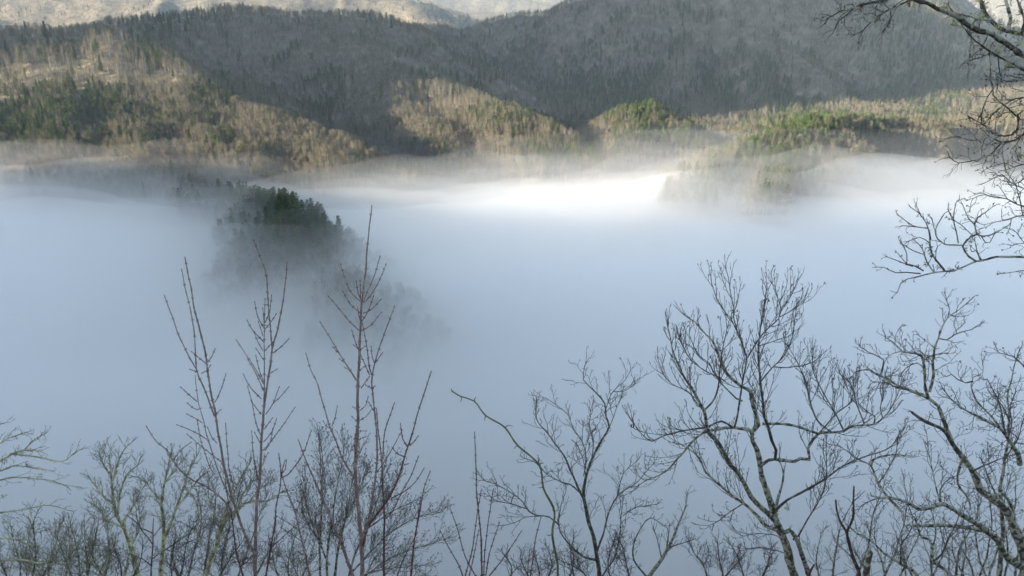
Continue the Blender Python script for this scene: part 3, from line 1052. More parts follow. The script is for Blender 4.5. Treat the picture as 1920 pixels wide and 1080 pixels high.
# ---- middle maple sapling, the tallest
C = Plant('maple_sapling', 'tallest reddish sapling in front, its straight leader rising over the pine cluster', (678, 1092), 4.8, None, 5, 'sapling')
C.limb('stem', [(679, 1095), (678, 1013), (673, 967), (668, 920), (667, 887), (668, 837), (671, 787), (671, 740), (672, 703), (674, 653), (677, 603), (679, 560), (681, 540), (685, 513), (689, 467), (692, 430), (697, 388)], 10.5, 2.1, M_sap, 0.1, grounded=True, wob=0.55, k=7, buds=dict(sp=24, size=3.2, start=0.3))
for pix, a_, b_, dy in (
        ([(678, 567), (660, 550), (647, 523), (639, 497)], 2.8, 1.8, 0.1), ([(677, 563), (672, 550), (668, 529)], 2.2, 1.5, 0), ([(676, 560), (675, 527)], 2.2, 1.5, -0.05), ([(681, 567), (700, 520), (712, 483)], 2.8, 1.8, 0.1),
        ([(682, 568), (700, 547), (713, 523), (723, 497)], 2.8, 1.8, -0.1), ([(677, 588), (657, 570), (643, 547)], 2.5, 1.6, -0.1), ([(675, 621), (660, 607), (642, 585), (617, 557)], 3.0, 1.7, 0.1),
        ([(678, 603), (690, 583), (700, 557)], 2.4, 1.7, 0.05), ([(680, 588), (697, 580), (713, 563)], 2.3, 1.6, 0.05), ([(678, 621), (697, 608), (714, 587)], 2.5, 1.6, 0), ([(675, 600), (671, 580)], 2, 1.5, 0),
        ([(668, 713), (647, 680), (628, 648), (615, 627), (601, 605)], 3.6, 1.9, -0.15), ([(636, 663), (625, 652)], 2, 1.5, 0), ([(645, 680), (638, 674)], 2, 1.4, 0), ([(654, 693), (648, 690)], 2, 1.4, 0),
        ([(673, 657), (667, 643), (660, 621)], 2.3, 1.6, 0), ([(672, 655), (664, 648)], 1.9, 1.4, 0), ([(675, 657), (684, 650)], 1.9, 1.4, 0),
        ([(663, 895), (643, 863), (630, 827), (618, 797), (603, 750), (595, 720), (583, 693), (574, 664)], 5.0, 1.9, 0.3), ([(622, 800), (628, 785), (632, 763)], 2.3, 1.6, 0), ([(620, 803), (611, 798), (607, 791)], 2.1, 1.5, 0), ([(636, 838), (630, 838)], 2, 1.4, 0),
        ([(675, 770), (686, 760), (690, 745)], 2.1, 1.5, 0), ([(675, 788), (687, 781), (697, 768)], 2.1, 1.5, 0.05), ([(670, 770), (663, 764)], 1.9, 1.4, 0), ([(671, 808), (685, 808)], 1.9, 1.4, 0), ([(669, 790), (661, 782)], 1.9, 1.4, 0), ([(670, 825), (684, 820)], 1.8, 1.4, 0), ([(668, 858), (664, 835), (666, 815)], 2.1, 1.5, 0), ([(674, 695), (682, 688)], 1.9, 1.4, 0)):
    C.limb('branch', pix, a_ * 0.86, b_ * 0.8, M_sap if a_ > 2.4 else M_red, dy, k=5, wob=0.5, buds=BUD)
C.limb('stem', [(680, 1010), (690, 975), (697, 940), (703, 907), (707, 853), (705, 793), (700, 750), (697, 720), (697, 713), (700, 690), (710, 657), (723, 620), (739, 576)], 5.6, 1.9, M_sap, -0.2, wob=0.3, buds=BUD)
for pix, a_, b_ in (([(697, 703), (693, 690), (687, 647), (680, 608)], 2.6, 1.6), ([(693, 703), (677, 667)], 2.4, 1.6), ([(702, 680), (698, 670), (696, 651)], 2.2, 1.5), ([(705, 678), (717, 662)], 2.1, 1.5), ([(677, 728), (692, 707)], 2.6, 2.0), ([(697, 728), (686, 722)], 1.9, 1.4), ([(698, 728), (703, 724)], 1.9, 1.4),
                    ([(703, 890), (723, 863), (740, 833), (753, 808)], 2.6, 1.6), ([(700, 770), (692, 755)], 1.9, 1.4)):
    C.limb('branch', pix, a_ * 0.86, b_ * 0.8, M_red, -0.05, k=5, wob=0.25, buds=BUD)
C.limb('stem', [(681, 1022), (690, 987), (710, 960), (727, 937), (740, 913), (752, 880), (760, 850), (772, 817), (782, 780), (790, 753), (798, 728), (808, 698)], 5.4, 1.9, M_red, -0.4, wob=0.3, buds=BUD)
for pix in ([(768, 835), (776, 829), (783, 819)], [(763, 837), (755, 823), (751, 796)], [(757, 856), (745, 851), (738, 843)], [(757, 872), (764, 870)], [(748, 893), (742, 885)]):
    C.limb('branch', pix, 2.3, 1.5, M_red, 0.0, y0=4.5, k=5, wob=0.25, buds=BUD)

for lab, base, pixs, Y_, mt, sd in (
        ('thin red shoot close to the right of the middle sapling, with short side twigs', (720, 1092), [[(720, 1095), (720, 1007), (720, 953), (717, 907), (715, 860), (710, 813), (706, 768)], [(718, 860), (720, 820), (725, 797), (739, 757)], [(733, 935), (760, 920), (780, 902), (794, 880)], [(723, 973), (737, 957), (753, 923), (770, 893), (784, 857)]], 4.0, M_red, 6),
        ('dark whip-like shoot leaning right beyond the middle sapling', (770, 1092), [[(769, 1095), (774, 1040), (778, 1010), (783, 980), (787, 960), (793, 923), (806, 885)], [(780, 997), (784, 965), (788, 935)], [(743, 1085), (757, 1047), (773, 1017), (782, 1000)]], 3.6, M_red, 7),
        ('grey lichen-specked stem slanting behind the middle sapling from its upper left', (663, 1092), [[(666, 1095), (643, 1027), (627, 987), (603, 933), (587, 893), (572, 860), (560, 826)], [(603, 935), (601, 867), (598, 815)], [(645, 1030), (640, 1000), (630, 970)]], 6.0, M_sap, 8)):
    pl = Plant('red_shoot', lab, base, Y_, None, sd, 'sapling')
    for j, px_ in enumerate(pixs):
        pl.limb('stem' if j == 0 else 'branch', px_, (5.5 if mt is M_red else 9.0) if j == 0 else 2.8, 1.8, mt, 0.05, grounded=(j == 0), k=5, wob=0.4, buds=BUD)

# ---- spray of thin shoots right of the middle
for lab, pix, w0, sd in (
        ('tallest straight red shoot in the sparse clump near bottom centre', [(904, 1095), (902, 1017), (898, 967), (894, 925), (892, 869), (890, 812)], 4.4, 20),
        ('red shoot bending in behind the tallest one near bottom centre', [(868, 1095), (885, 1034), (892, 981), (902, 921)], 3.6, 21),
        ('short thin red shoot at the foot of the bottom centre clump', [(876, 1095), (890, 1034), (897, 996)], 3.0, 22),
        ('faint grey shoot standing upright in the bottom centre clump', [(907, 1095), (908, 1052), (915, 981), (925, 918)], 3.0, 23),
        ('knobbly red shoot at the right of the bottom centre clump', [(908, 1095), (919, 1034), (936, 981)], 3.2, 24),
        ('long shoot slanting far to the right in the bottom centre clump', [(906, 1095), (950, 1038), (977, 997)], 3.2, 25),
        ('shoot slanting up to the left in the bottom centre clump', [(900, 1095), (873, 1045), (859, 996), (844, 954)], 3.0, 26),
        ('leftmost curved shoot of the bottom centre clump', [(872, 1095), (860, 1059), (845, 1034), (826, 996)], 3.4, 27),
        ('lone dark red shoot leaning right under the green cane', [(992, 1095), (999, 1052), (1003, 1017), (1014, 971)], 3.4, 28),
        ('short dark shoot left of the lone one under the green cane', [(988, 1095), (990, 1060), (993, 1033)], 2.6, 29)):
    pl = Plant('red_shoot', lab, pix[0], 3.7 + 0.09 * (sd % 7), None, sd, 'sapling')
    pl.limb('stem', pix, w0, 1.7, M_red, 0.05, grounded=True, k=5, wob=0.35, buds=BUD)

# ---- the arching green cane
V_ = Plant('thorny_cane', 'arching greenish thorny cane bending left over the fog', (1045, 1090), 3.4, None, 31, 'vine')
ob, w_, r_ = V_.limb('stem', [(1046, 1096), (1045, 1055), (1035, 1003), (1040, 959), (1019, 915), (1010, 871), (971, 835), (947, 802), (910, 779), (889, 752), (864, 743), (847, 733)], 6.5, 2.6, M_vine, 0.3, grounded=True, wob=0.5)
for p0, p1, p2 in (((864, 743), (866, 748), (863, 753)), ((889, 752), (890, 748), (893, 744)), ((911, 779), (909, 784), (909, 789)), ((947, 802), (953, 797), (962, 799)), ((971, 836), (966, 838), (963, 842)), ((1010, 871), (1015, 869), (1020, 868)), ((1018, 913), (1013, 915), (1009, 913)), ((1036, 957), (1042, 958), (1046, 957)), ((1033, 1003), (1029, 1004), (1024, 1003)), ((1044, 1054), (1050, 1058), (1056, 1060)), ((848, 734), (847, 731), (846, 728))):
    i_ = int(np.argmin(np.linalg.norm(project(w_ + V_.o)[:, :2] - np.array(p0), axis=1)))
    yv = float((w_ + V_.o)[i_, 1])
    V_.limb('thorn', [p0, p1, p2], 2.6, 0.9, M_bud, 0, y0=yv, k=4, wob=0)

# ---- middle-right bare tree
D = Plant('bare_tree', 'slender bare tree with fine twigs between the green cane and the big lichened tree', (1125, 1090), 20.0, None, 40)
TD = dict(sp=15, L=(36, 88), lvl=2, ang=0.7, up=0.1, wig=0.2, wpx=1.3, ratio=0.5, taper=0.45, sub=1.05)
D.limb('trunk', [(1127, 1100), (1118, 1040), (1112, 1005), (1106, 983), (1097, 945), (1094, 930), (1098, 893), (1110, 862), (1129, 823), (1143, 800), (1135, 780), (1133, 757), (1120, 740), (1105, 725), (1094, 712), (1096, 690), (1098, 680)], 11, 1.4, M_oakdark, 0.6, grounded=True, k=7, wob=1.0, tw=dict(TD, start=0.28), twmat=M_twig)
for pix, a_, dy in (([(1094, 935), (1075, 893), (1063, 866), (1048, 843), (1032, 819), (1013, 796), (1005, 775), (1007, 752)], 7, -1.5), ([(1094, 893), (1100, 860), (1095, 835), (1075, 804), (1063, 777), (1045, 760), (1028, 749)], 4, 1.5),
                    ([(1085, 922), (1070, 908), (1055, 905), (1028, 893), (1005, 868), (985, 860)], 4, -1.0), ([(1118, 1050), (1094, 1045), (1071, 1025), (1055, 1002), (1048, 979), (1052, 945), (1061, 922)], 8, 1.0),
                    ([(1049, 985), (1030, 970), (1009, 967), (990, 955), (978, 940), (960, 925), (939, 913), (908, 901)], 5, -1.5), ([(990, 955), (960, 945), (935, 940), (918, 930)], 3, -1), ([(1010, 968), (985, 970), (965, 980), (945, 985)], 2.5, -0.5),
                    ([(1119, 1035), (1129, 1006), (1137, 975), (1157, 932), (1188, 909), (1205, 892), (1222, 872)], 7, 1.5), ([(1157, 932), (1162, 905), (1170, 885), (1190, 868)], 3.5, 1.5), ([(1127, 1085), (1153, 1041), (1164, 983), (1168, 936)], 6, -1), ([(1168, 967), (1180, 958), (1195, 951), (1226, 946)], 3, -1), ([(1133, 775), (1149, 734), (1172, 712), (1182, 695)], 3, 1), ([(1149, 734), (1170, 733), (1188, 722)], 2.4, 0.6), ([(1110, 862), (1113, 830), (1105, 800), (1108, 770)], 3, -1),
                    ([(1143, 800), (1152, 775), (1160, 755)], 2.6, 0.7), ([(1098, 893), (1090, 850), (1080, 830)], 3, -1)):
    D.limb('branch', pix, a_ * 0.75, 1.3, M_oakdark, dy, k=5, wob=1.2, tw=dict(TD, start=0.2), twmat=M_twig)
D2 = Plant('bare_tree', 'small leaning bare tree at the foot of the slender bare tree', (1215, 1090), 22.0, None, 41)
D2.limb('trunk', [(1205, 1100), (1223, 1072), (1250, 1033), (1262, 1010), (1273, 983), (1285, 948), (1289, 928)], 11, 1.8, M_oak, 0.5, grounded=True, wob=1, tw=dict(TD, start=0.25, L=(25, 60)), twmat=M_twig)
for pix, a_ in (([(1215, 1085), (1188, 1050), (1192, 1010), (1205, 985), (1220, 972), (1245, 985)], 5), ([(1250, 1030), (1253, 1005), (1255, 985)], 4), ([(1255, 1026), (1280, 1018), (1300, 1012)], 3), ([(1240, 1045), (1232, 1010), (1225, 990)], 3)):
    D2.limb('branch', pix, a_, 1.5, M_oakdark, 1, k=5, wob=1, tw=dict(TD, start=0.15, L=(20, 50)), twmat=M_twig)

# ---- the big lichened tree
E = Plant('bare_tree', 'large bare tree mottled with pale lichen, its wide crown filling the lower right', (1492, 1090), 13.0, None, 50)
TE = dict(sp=16, L=(46, 120), lvl=2, ang=0.6, up=0.16, wig=0.09, wpx=1.7, ratio=0.42, taper=0.5, leaf=0.4, sub=1.0)
E.limb('trunk', [(1495, 1100), (1483, 1058), (1474, 1022), (1462, 994), (1454, 972), (1447, 947), (1439, 922), (1429, 897), (1425, 869), (1419, 844), (1411, 827), (1410, 811), (1422, 797), (1420, 785), (1413, 760), (1407, 733), (1390, 725), (1378, 715), (1360, 697), (1350, 673), (1337, 640), (1323, 627), (1303, 603), (1292, 597)], 20, 1.8, M_oak, 0.4, grounded=True, k=9, wob=0.8, rough=0.09, tw=dict(TE, start=0.5))
for pix, a_, b_, dy, mt in (
        ([(1428, 872), (1440, 863), (1453, 861), (1455, 845), (1446, 825), (1440, 800), (1435, 787), (1430, 750), (1425, 713), (1422, 680), (1423, 647), (1427, 610), (1432, 577), (1437, 543)], 7, 1.6, -0.8, M_oakdark),
        ([(1453, 861), (1472, 863), (1489, 865), (1500, 859), (1517, 861), (1515, 841), (1525, 824), (1536, 813), (1557, 811), (1582, 809), (1596, 799), (1621, 796), (1640, 795), (1657, 782), (1671, 766), (1682, 743), (1687, 727)], 8, 1.8, 0.6, M_oak),
        ([(1430, 795), (1439, 795), (1467, 795), (1489, 798), (1511, 805), (1533, 813)], 6, 5, 0.2, M_oak),
        ([(1412, 815), (1405, 806), (1394, 804), (1372, 801), (1350, 804), (1328, 808), (1308, 819), (1292, 836), (1281, 849), (1267, 863), (1256, 877), (1236, 891), (1214, 899), (1195, 912)], 8, 2.0, 0.8, M_oak),
        ([(1372, 801), (1353, 790), (1327, 800), (1293, 805), (1250, 815), (1223, 828), (1212, 822), (1200, 810), (1188, 794)], 5, 1.5, -0.9, M_oakdark),
        ([(1452, 975), (1440, 962), (1428, 952), (1411, 933), (1394, 905), (1381, 883), (1367, 869), (1356, 847), (1344, 824), (1328, 805), (1322, 780), (1320, 770), (1300, 735), (1280, 700), (1263, 660), (1252, 613)], 12, 1.7, -1.2, M_oak),
        ([(1320, 770), (1340, 747), (1348, 713), (1353, 667), (1358, 640), (1363, 617)], 4, 1.6, -0.6, M_oakdark),
        ([(1458, 993), (1436, 986), (1422, 969), (1400, 949), (1381, 936), (1361, 919), (1339, 899), (1322, 883), (1314, 863), (1294, 844), (1258, 822)], 9, 1.8, 1.3, M_oak),
        ([(1377, 801), (1383, 780), (1387, 750), (1393, 710), (1400, 673), (1395, 653), (1380, 617), (1368, 595), (1360, 587), (1343, 557), (1334, 530)], 4.5, 1.6, 0.9, M_oakdark),
        ([(1384, 625), (1377, 600), (1375, 573), (1369, 545), (1365, 518)], 2.6, 1.5, 0.4, M_oakdark),
        ([(1400, 673), (1420, 640), (1440, 615), (1460, 597), (1467, 577), (1480, 560), (1490, 540)], 3.6, 1.6, 1.1, M_oakdark),
        ([(1462, 594), (1480, 585), (1505, 568)], 2.4, 1.5, 0.4, M_oakdark), ([(1466, 582), (1458, 560), (1453, 537)], 2.2, 1.4, -0.3, M_oakdark),
        ([(1425, 717), (1447, 690), (1460, 678), (1473, 663), (1483, 640), (1488, 620), (1490, 597)], 3.2, 1.5, -0.9, M_oakdark), ([(1453, 688), (1475, 689), (1493, 688), (1523, 680)], 2.4, 1.5, -0.6, M_oakdark), ([(1424, 648), (1450, 640), (1473, 632)], 2.2, 1.5, 0.5, M_oakdark),
        ([(1318, 768), (1300, 748), (1290, 733), (1260, 720), (1245, 703), (1238, 687)], 3.0, 1.5, 0.6, M_oakdark), ([(1392, 752), (1380, 747), (1353, 720), (1338, 697), (1330, 680), (1307, 663), (1292, 627)], 3.6, 1.5, 0.9, M_oakdark), ([(1360, 715), (1347, 707), (1313, 690), (1290, 667), (1275, 637)], 2.8, 1.5, -0.5, M_oakdark),
        ([(1468, 1000), (1481, 994), (1494, 1013), (1506, 1047), (1517, 1080), (1520, 1100)][::-1], 12, 9, -0.3, M_oak),
        ([(1456, 960), (1456, 947), (1464, 913), (1469, 886), (1462, 865)], 7, 3, 0.6, M_oak), ([(1456, 955), (1472, 941), (1500, 924), (1536, 905), (1572, 880), (1608, 861), (1644, 849), (1672, 836), (1686, 816)], 6, 1.6, -0.7, M_oakdark),
        ([(1487, 1012), (1497, 1005), (1514, 974), (1533, 944), (1547, 913), (1550, 880), (1549, 844)], 4, 1.5, -0.9, M_oakdark),
        ([(1582, 807), (1562, 766), (1540, 732), (1526, 699), (1523, 671)], 3.4, 1.5, 0.5, M_oakdark), ([(1559, 810), (1534, 791), (1523, 768), (1512, 718), (1498, 685), (1482, 657)], 4, 1.5, 0.9, M_oakdark),
        ([(1536, 812), (1555, 790), (1573, 771), (1596, 754), (1601, 727)], 3.4, 1.5, -0.5, M_oakdark), ([(1621, 795), (1607, 760), (1596, 721), (1576, 702)], 3, 1.5, 0.4, M_oakdark), ([(1640, 795), (1640, 780), (1625, 772), (1612, 758)], 2.8, 1.5, -0.3, M_oakdark), ([(1655, 783), (1650, 765), (1655, 745), (1656, 725)], 2.4, 1.4, 0.3, M_oakdark),
        ([(1470, 1020), (1458, 1005), (1440, 1002), (1420, 1000), (1395, 1005)], 3, 1.4, 0.8, M_oakdark), ([(1392, 945), (1370, 960), (1350, 975), (1330, 985)], 3, 1.4, -0.7, M_oakdark), ([(1478, 1040), (1450, 1030), (1425, 1025), (1400, 1030)], 3, 1.4, 1.0, M_oakdark)):
    E.limb('branch', pix, a_, b_, mt, dy, k=7 if a_ > 6 else 5, wob=0.7, tw=dict(TE, start=0.22) if b_ < 2.5 else dict(TE, start=0.4, sp=34))
E.tufts('lichen_tuft', [(1353, 690), (1350, 697), (1475, 945), (1478, 952), (1418, 795), (1390, 880), (1365, 860), (1455, 965)], M_moss, 9, 20)
k_ = 12.1 / F_PX
for dx in (-2.2, 2.2):
    tb = TB()
    c_ = P(1186, 796, 12.1) - E.o
    tb.tube(c_ + np.array([(dx * k_ * 0.3, 0, 2 * k_), (dx * k_, 0, -1 * k_), (dx * k_ * 1.2, 0, -5 * k_), (dx * k_ * 0.9, 0, -9 * k_)]), np.array((0.5, 1.4, 1.5, 0.4)) * k_, 5)
    E.part('leaf', tb, M_leaf)

# ---- tree at the right edge: crooked limbs, grey lichen
Ft = Plant('bare_tree', 'crooked bare tree at the right edge with heavy lichened limbs reaching left', (1922, 1090), 10.5, None, 60)
TF = dict(sp=15, L=(30, 84), lvl=2, ang=0.85, up=0.07, wig=0.22, wpx=1.6, ratio=0.5, taper=0.45, leaf=0.2, sub=1.0)
Ft.limb('trunk', [(1924, 1100), (1917, 1030), (1903, 991), (1889, 958), (1861, 936), (1839, 919), (1825, 883), (1806, 858), (1786, 833), (1774, 804), (1766, 779), (1759, 760), (1741, 746), (1721, 738), (1699, 729), (1679, 722), (1666, 713), (1643, 702), (1632, 693), (1612, 694), (1596, 707)], 26, 1.8, M_oak, 0.8, grounded=True, k=9, wob=0.8, rough=0.1, tw=dict(TF, start=0.45))
for pix, a_, b_, dy, mt in (
        ([(1740, 745), (1735, 724), (1734, 693), (1727, 668), (1716, 663), (1693, 660), (1677, 643), (1660, 632)], 7, 1.6, -0.5, M_oak),
        ([(1743, 735), (1750, 704), (1749, 679), (1753, 652), (1760, 635), (1766, 616), (1777, 596), (1792, 585), (1810, 571)], 6, 1.6, 0.5, M_oak), ([(1760, 635), (1775, 637), (1791, 627), (1822, 618)], 3, 1.5, -0.4, M_oakdark), ([(1777, 596), (1781, 580), (1775, 563)], 2.6, 1.4, 0.3, M_oakdark),
        ([(1652, 706), (1657, 674), (1643, 666), (1628, 660), (1616, 652)], 4, 1.5, 0.5, M_oakdark), ([(1734, 693), (1720, 680), (1700, 690), (1688, 705)], 2.6, 1.5, 0.4, M_oakdark), ([(1738, 670), (1755, 665), (1770, 662)], 2.4, 1.5, -0.4, M_oakdark), ([(1700, 730), (1680, 726), (1660, 718), (1638, 716)], 4, 1.5, -0.4, M_oakdark),
        ([(1792, 842), (1771, 810), (1755, 800), (1738, 791), (1722, 782), (1710, 773)], 8, 6, -0.4, M_oakdark),
        ([(1912, 870), (1910, 854), (1893, 824), (1877, 804), (1852, 791), (1824, 777), (1799, 760), (1780, 745), (1771, 732)], 10, 1.8, -0.9, M_oak), ([(1890, 822), (1871, 796), (1846, 768), (1829, 749), (1821, 721), (1826, 705), (1843, 699), (1842, 677)], 6, 1.6, 0.8, M_oak), ([(1824, 715), (1810, 718), (1795, 712), (1784, 702), (1775, 706)], 3, 1.5, 0.4, M_oakdark),
        ([(1885, 812), (1880, 780), (1872, 750), (1860, 730), (1852, 712)], 4, 1.5, -0.6, M_oakdark), ([(1890, 822), (1897, 790), (1895, 760), (1905, 735)], 4, 1.5, 0.5, M_oakdark),
        ([(1915, 1060), (1906, 1056), (1883, 1038), (1869, 1011), (1853, 997), (1819, 974), (1792, 958), (1764, 944), (1744, 952), (1722, 955), (1700, 941), (1667, 933), (1639, 936), (1615, 948)], 18, 2.0, -1.0, M_oak),
        ([(1853, 997), (1819, 990), (1778, 986), (1742, 986), (1711, 986)], 9, 6, -0.2, M_oak), ([(1764, 944), (1763, 920), (1772, 905), (1785, 895), (1800, 890)], 4, 1.5, 0.6, M_oakdark), ([(1764, 944), (1755, 915), (1748, 885), (1742, 850), (1738, 815)], 4, 1.5, 0.8, M_oak),
        ([(1839, 919), (1855, 930), (1880, 925), (1895, 945), (1905, 985)], 8, 6, 0.8, M_oak), ([(1806, 858), (1798, 880), (1796, 905), (1812, 930), (1820, 950)], 6, 3, 0.8, M_oak), ([(1825, 883), (1850, 870), (1880, 858), (1915, 850)], 4, 1.5, 0.7, M_oakdark),
        ([(1690, 960), (1689, 958), (1667, 933), (1647, 905), (1633, 874), (1608, 861), (1578, 838), (1556, 833)], 7, 1.6, 0.9, M_oak), ([(1633, 874), (1637, 862), (1655, 855), (1675, 853), (1694, 854)], 5, 2.5, -0.4, M_oak), ([(1647, 905), (1665, 880), (1680, 850), (1684, 815)], 3, 1.5, 0.6, M_oakdark)):
    Ft.limb('branch', pix, a_, b_, mt, dy, k=7 if a_ > 6 else 5, wob=0.9, rough=0.09, tw=dict(TF, start=0.18) if b_ < 3 else dict(TF, start=0.3, sp=26))
Ft.tufts('lichen_tuft', [(1670, 716), (1665, 712), (1735, 668), (1754, 650), (1733, 690), (1690, 660), (1816, 905), (1702, 970), (1890, 1035), (1880, 1020), (1756, 700), (1722, 740)], M_moss, 9, 22)

F2 = Plant('bare_tree', 'thin grey tree with bending limbs below the crooked tree at right', (1792, 1090), 9.5, None, 61)
F2.limb('trunk', [(1792, 1100), (1780, 1074), (1750, 1052), (1747, 1024), (1742, 1012), (1728, 1008), (1722, 991), (1715, 970)], 10, 4, M_oak, 0.3, grounded=True, wob=0.8, tw=dict(TF, start=0.1, sp=20))
F2.limb('branch', [(1750, 1052), (1765, 1040), (1775, 1015), (1790, 990), (1800, 960)], 5, 1.6, M_oakdark, 0.4, wob=0.8, tw=dict(TF, start=0.1))
F3 = Plant('bare_tree', 'low leaning lichened tree at bottom right, left of the thin grey one', (1722, 1090), 11.5, None, 62)
F3.limb('trunk', [(1726, 1100), (1717, 1074), (1689, 1058), (1656, 1036), (1639, 1019), (1622, 1006), (1606, 999), (1590, 985)], 10, 2, M_oak, 0.5, grounded=True, wob=0.8, tw=dict(TF, start=0.1, sp=16))
F3.limb('branch', [(1689, 1058), (1690, 1025), (1705, 1000), (1712, 975), (1702, 945)], 4, 1.5, M_oakdark, -0.4, wob=0.8, tw=dict(TF, start=0.1))
SN = Plant('snag', 'dark reddish dead snag with two bare broken tips at bottom right', (1612, 1090), 8.5, None, 63)
SN.limb('trunk', [(1613, 1100), (1610, 1074), (1597, 1038), (1589, 1005), (1589, 997), (1599, 972), (1600, 941), (1601, 912)], 9.5, 3.2, M_snag, 0.1, grounded=True, wob=0.6, k=7)
SN.limb('branch', [(1589, 1002), (1586, 995), (1578, 982), (1572, 969), (1568, 952), (1567, 938)], 6, 4, M_snag, 0.1, wob=0.5, k=6)
SN.limb('branch', [(1600, 941), (1612, 930), (1622, 920)], 2.0, 1.2, M_snag, 0.1, wob=0.4, k=4)
SB = Plant('broken_stump', 'short broken trunk with pale lichen beside the dark snag', (1625, 1090), 9.0, None, 64, 'stump')
SB.limb('trunk', [(1622, 1100), (1624, 1075), (1628, 1050), (1631, 1035)], 17, 13, M_oak, 0.0, grounded=True, wob=0.3, k=9, rough=0.12, tw=dict(TF, start=0.5, sp=9, L=(15, 30), lvl=1))
SC = Plant('broken_stump', 'splintered reddish stub right of the big tree trunk at the bottom edge', (1508, 1090), 12.0, None, 65, 'stump')
SC.limb('trunk', [(1512, 1105), (1514, 1085), (1520, 1070), (1527, 1058)], 12, 3, M_snag, 0.0, grounded=True, wob=0.2, k=7, rough=0.15)

# ---- tree whose lichened branches hang in from the upper right
H = Plant('overhanging_tree', 'mossy tree off the right side whose lichened branches hang into the upper right', (2110, 600), 6.0, None, 70)
H.limb('trunk', [(2120, 640), (2116, 480), (2100, 300), (2080, 120), (2070, -60), (2075, -240), (2080, -420)], 70, 30, M_oak, 0.3, grounded=True, k=10, wob=1.5)
TH = dict(sp=15, L=(26, 70), lvl=1, ang=0.85, up=-0.03, wig=0.24, wpx=2.0, ratio=0.45, taper=0.4, leaf=0.75)
for pix, a_, b_, dy, mt in (
        ([(2085, 175), (2000, 140), (1920, 104), (1902, 94), (1882, 78), (1858, 64), (1833, 56), (1811, 44), (1796, 33), (1773, 22), (1756, 16), (1738, 7), (1720, 1), (1690, -10)], 14, 5, -0.4, M_oakdark),
        ([(1712, -4), (1698, 4), (1676, 13), (1658, 22), (1644, 31), (1633, 42), (1618, 56)], 4, 1.5, -0.3, M_oakdark), ([(1670, 20), (1669, 40), (1658, 56)], 2.4, 1.3, 0.1, M_oakdark),
        ([(1700, -20), (1675, -6), (1649, 2), (1627, 7), (1609, 11), (1593, 18), (1573, 22), (1560, 30)], 6, 1.6, -0.2, M_oakdark), ([(1600, 16), (1588, 28), (1573, 40), (1564, 58)], 2.4, 1.3, 0.1, M_oakdark),
        ([(2070, 60), (1990, 80), (1915, 64), (1889, 58), (1871, 49), (1856, 38), (1846, 22), (1840, 5), (1834, -25)], 10, 5, 0.3, M_oakdark), ([(1856, 38), (1830, 34), (1812, 30), (1798, 29)], 5, 2.5, 0.1, M_oak), ([(1889, 58), (1895, 35), (1888, 10), (1880, -20)], 6, 4, 0.2, M_oak), ([(1915, 64), (1920, 30), (1905, -5), (1890, -30)], 5, 3, -0.2, M_oak),
        ([(2085, 240), (2000, 180), (1920, 132), (1902, 121), (1878, 107), (1858, 98), (1838, 84), (1816, 64), (1804, 48)], 9, 1.8, -0.3, M_oakdark), ([(1858, 98), (1840, 107), (1827, 111), (1809, 116)], 2.6, 1.4, -0.1, M_oakdark), ([(1855, 99), (1856, 120), (1857, 142)], 2.2, 1.2, 0, M_oakdark), ([(1872, 106), (1873, 125), (1877, 147)], 2.2, 1.2, 0, M_oakdark),
        ([(2095, 210), (2000, 190), (1920, 183), (1896, 189), (1882, 197), (1862, 214), (1846, 231), (1840, 220)], 6, 1.6, 0.3, M_oakdark), ([(2095, 260), (2000, 240), (1920, 207), (1907, 217), (1896, 206), (1879, 194), (1862, 178), (1862, 161)], 6, 1.6, -0.3, M_oakdark), ([(1863, 166), (1848, 189), (1840, 214)], 2.2, 1.4, 0.1, M_oakdark),
        ([(1908, 213), (1909, 222), (1907, 242), (1896, 253), (1871, 254), (1846, 236), (1821, 222)], 4, 1.5, 0.2, M_oakdark), ([(2095, 235), (1990, 210), (1945, 225), (1920, 250), (1904, 264), (1876, 269), (1857, 289), (1837, 297), (1798, 306), (1783, 296)], 6, 1.6, -0.2, M_oakdark), ([(1890, 266), (1879, 267), (1851, 258), (1823, 264), (1797, 256)], 3.4, 1.4, 0.2, M_oakdark),
        ([(2098, 330), (1990, 310), (1920, 308), (1901, 314), (1884, 306), (1858, 313)], 5, 1.5, 0.2, M_oakdark), ([(2098, 370), (1990, 370), (1920, 353), (1896, 342), (1879, 328), (1859, 336)], 5, 1.5, -0.2, M_oakdark), ([(1920, 150), (1890, 153), (1880, 150)], 2.6, 1.4, 0.1, M_oakdark),
        ([(2100, 400), (1990, 395), (1920, 387), (1901, 381), (1887, 373), (1846, 365), (1825, 372)], 5, 1.5, 0.2, M_oakdark), ([(2100, 420), (1990, 410), (1920, 403), (1895, 409), (1868, 416), (1844, 422), (1832, 417)], 5, 1.5, -0.1, M_oakdark), ([(1918, 405), (1905, 350), (1888, 320), (1880, 290)], 2.4, 1.3, 0.1, M_oakdark),
        ([(1945, 470), (1920, 455), (1906, 436)], 2.2, 1.3, 0, M_oakdark), ([(1960, 520), (1925, 508), (1901, 510)], 2.4, 1.3, 0, M_oakdark)):
    H.limb('branch', pix, a_, b_, mt, dy, k=7 if a_ > 5 else 5, wob=0.8, rough=0.15, fuzz=1.8 if a_ >= 6 else 0, tw=dict(TH, start=0.25, sp=13) if b_ < 3 else dict(TH, start=0.4, sp=30, L=(20, 46)))
TH2 = dict(TH, sp=15, L=(18, 44), up=0.06)
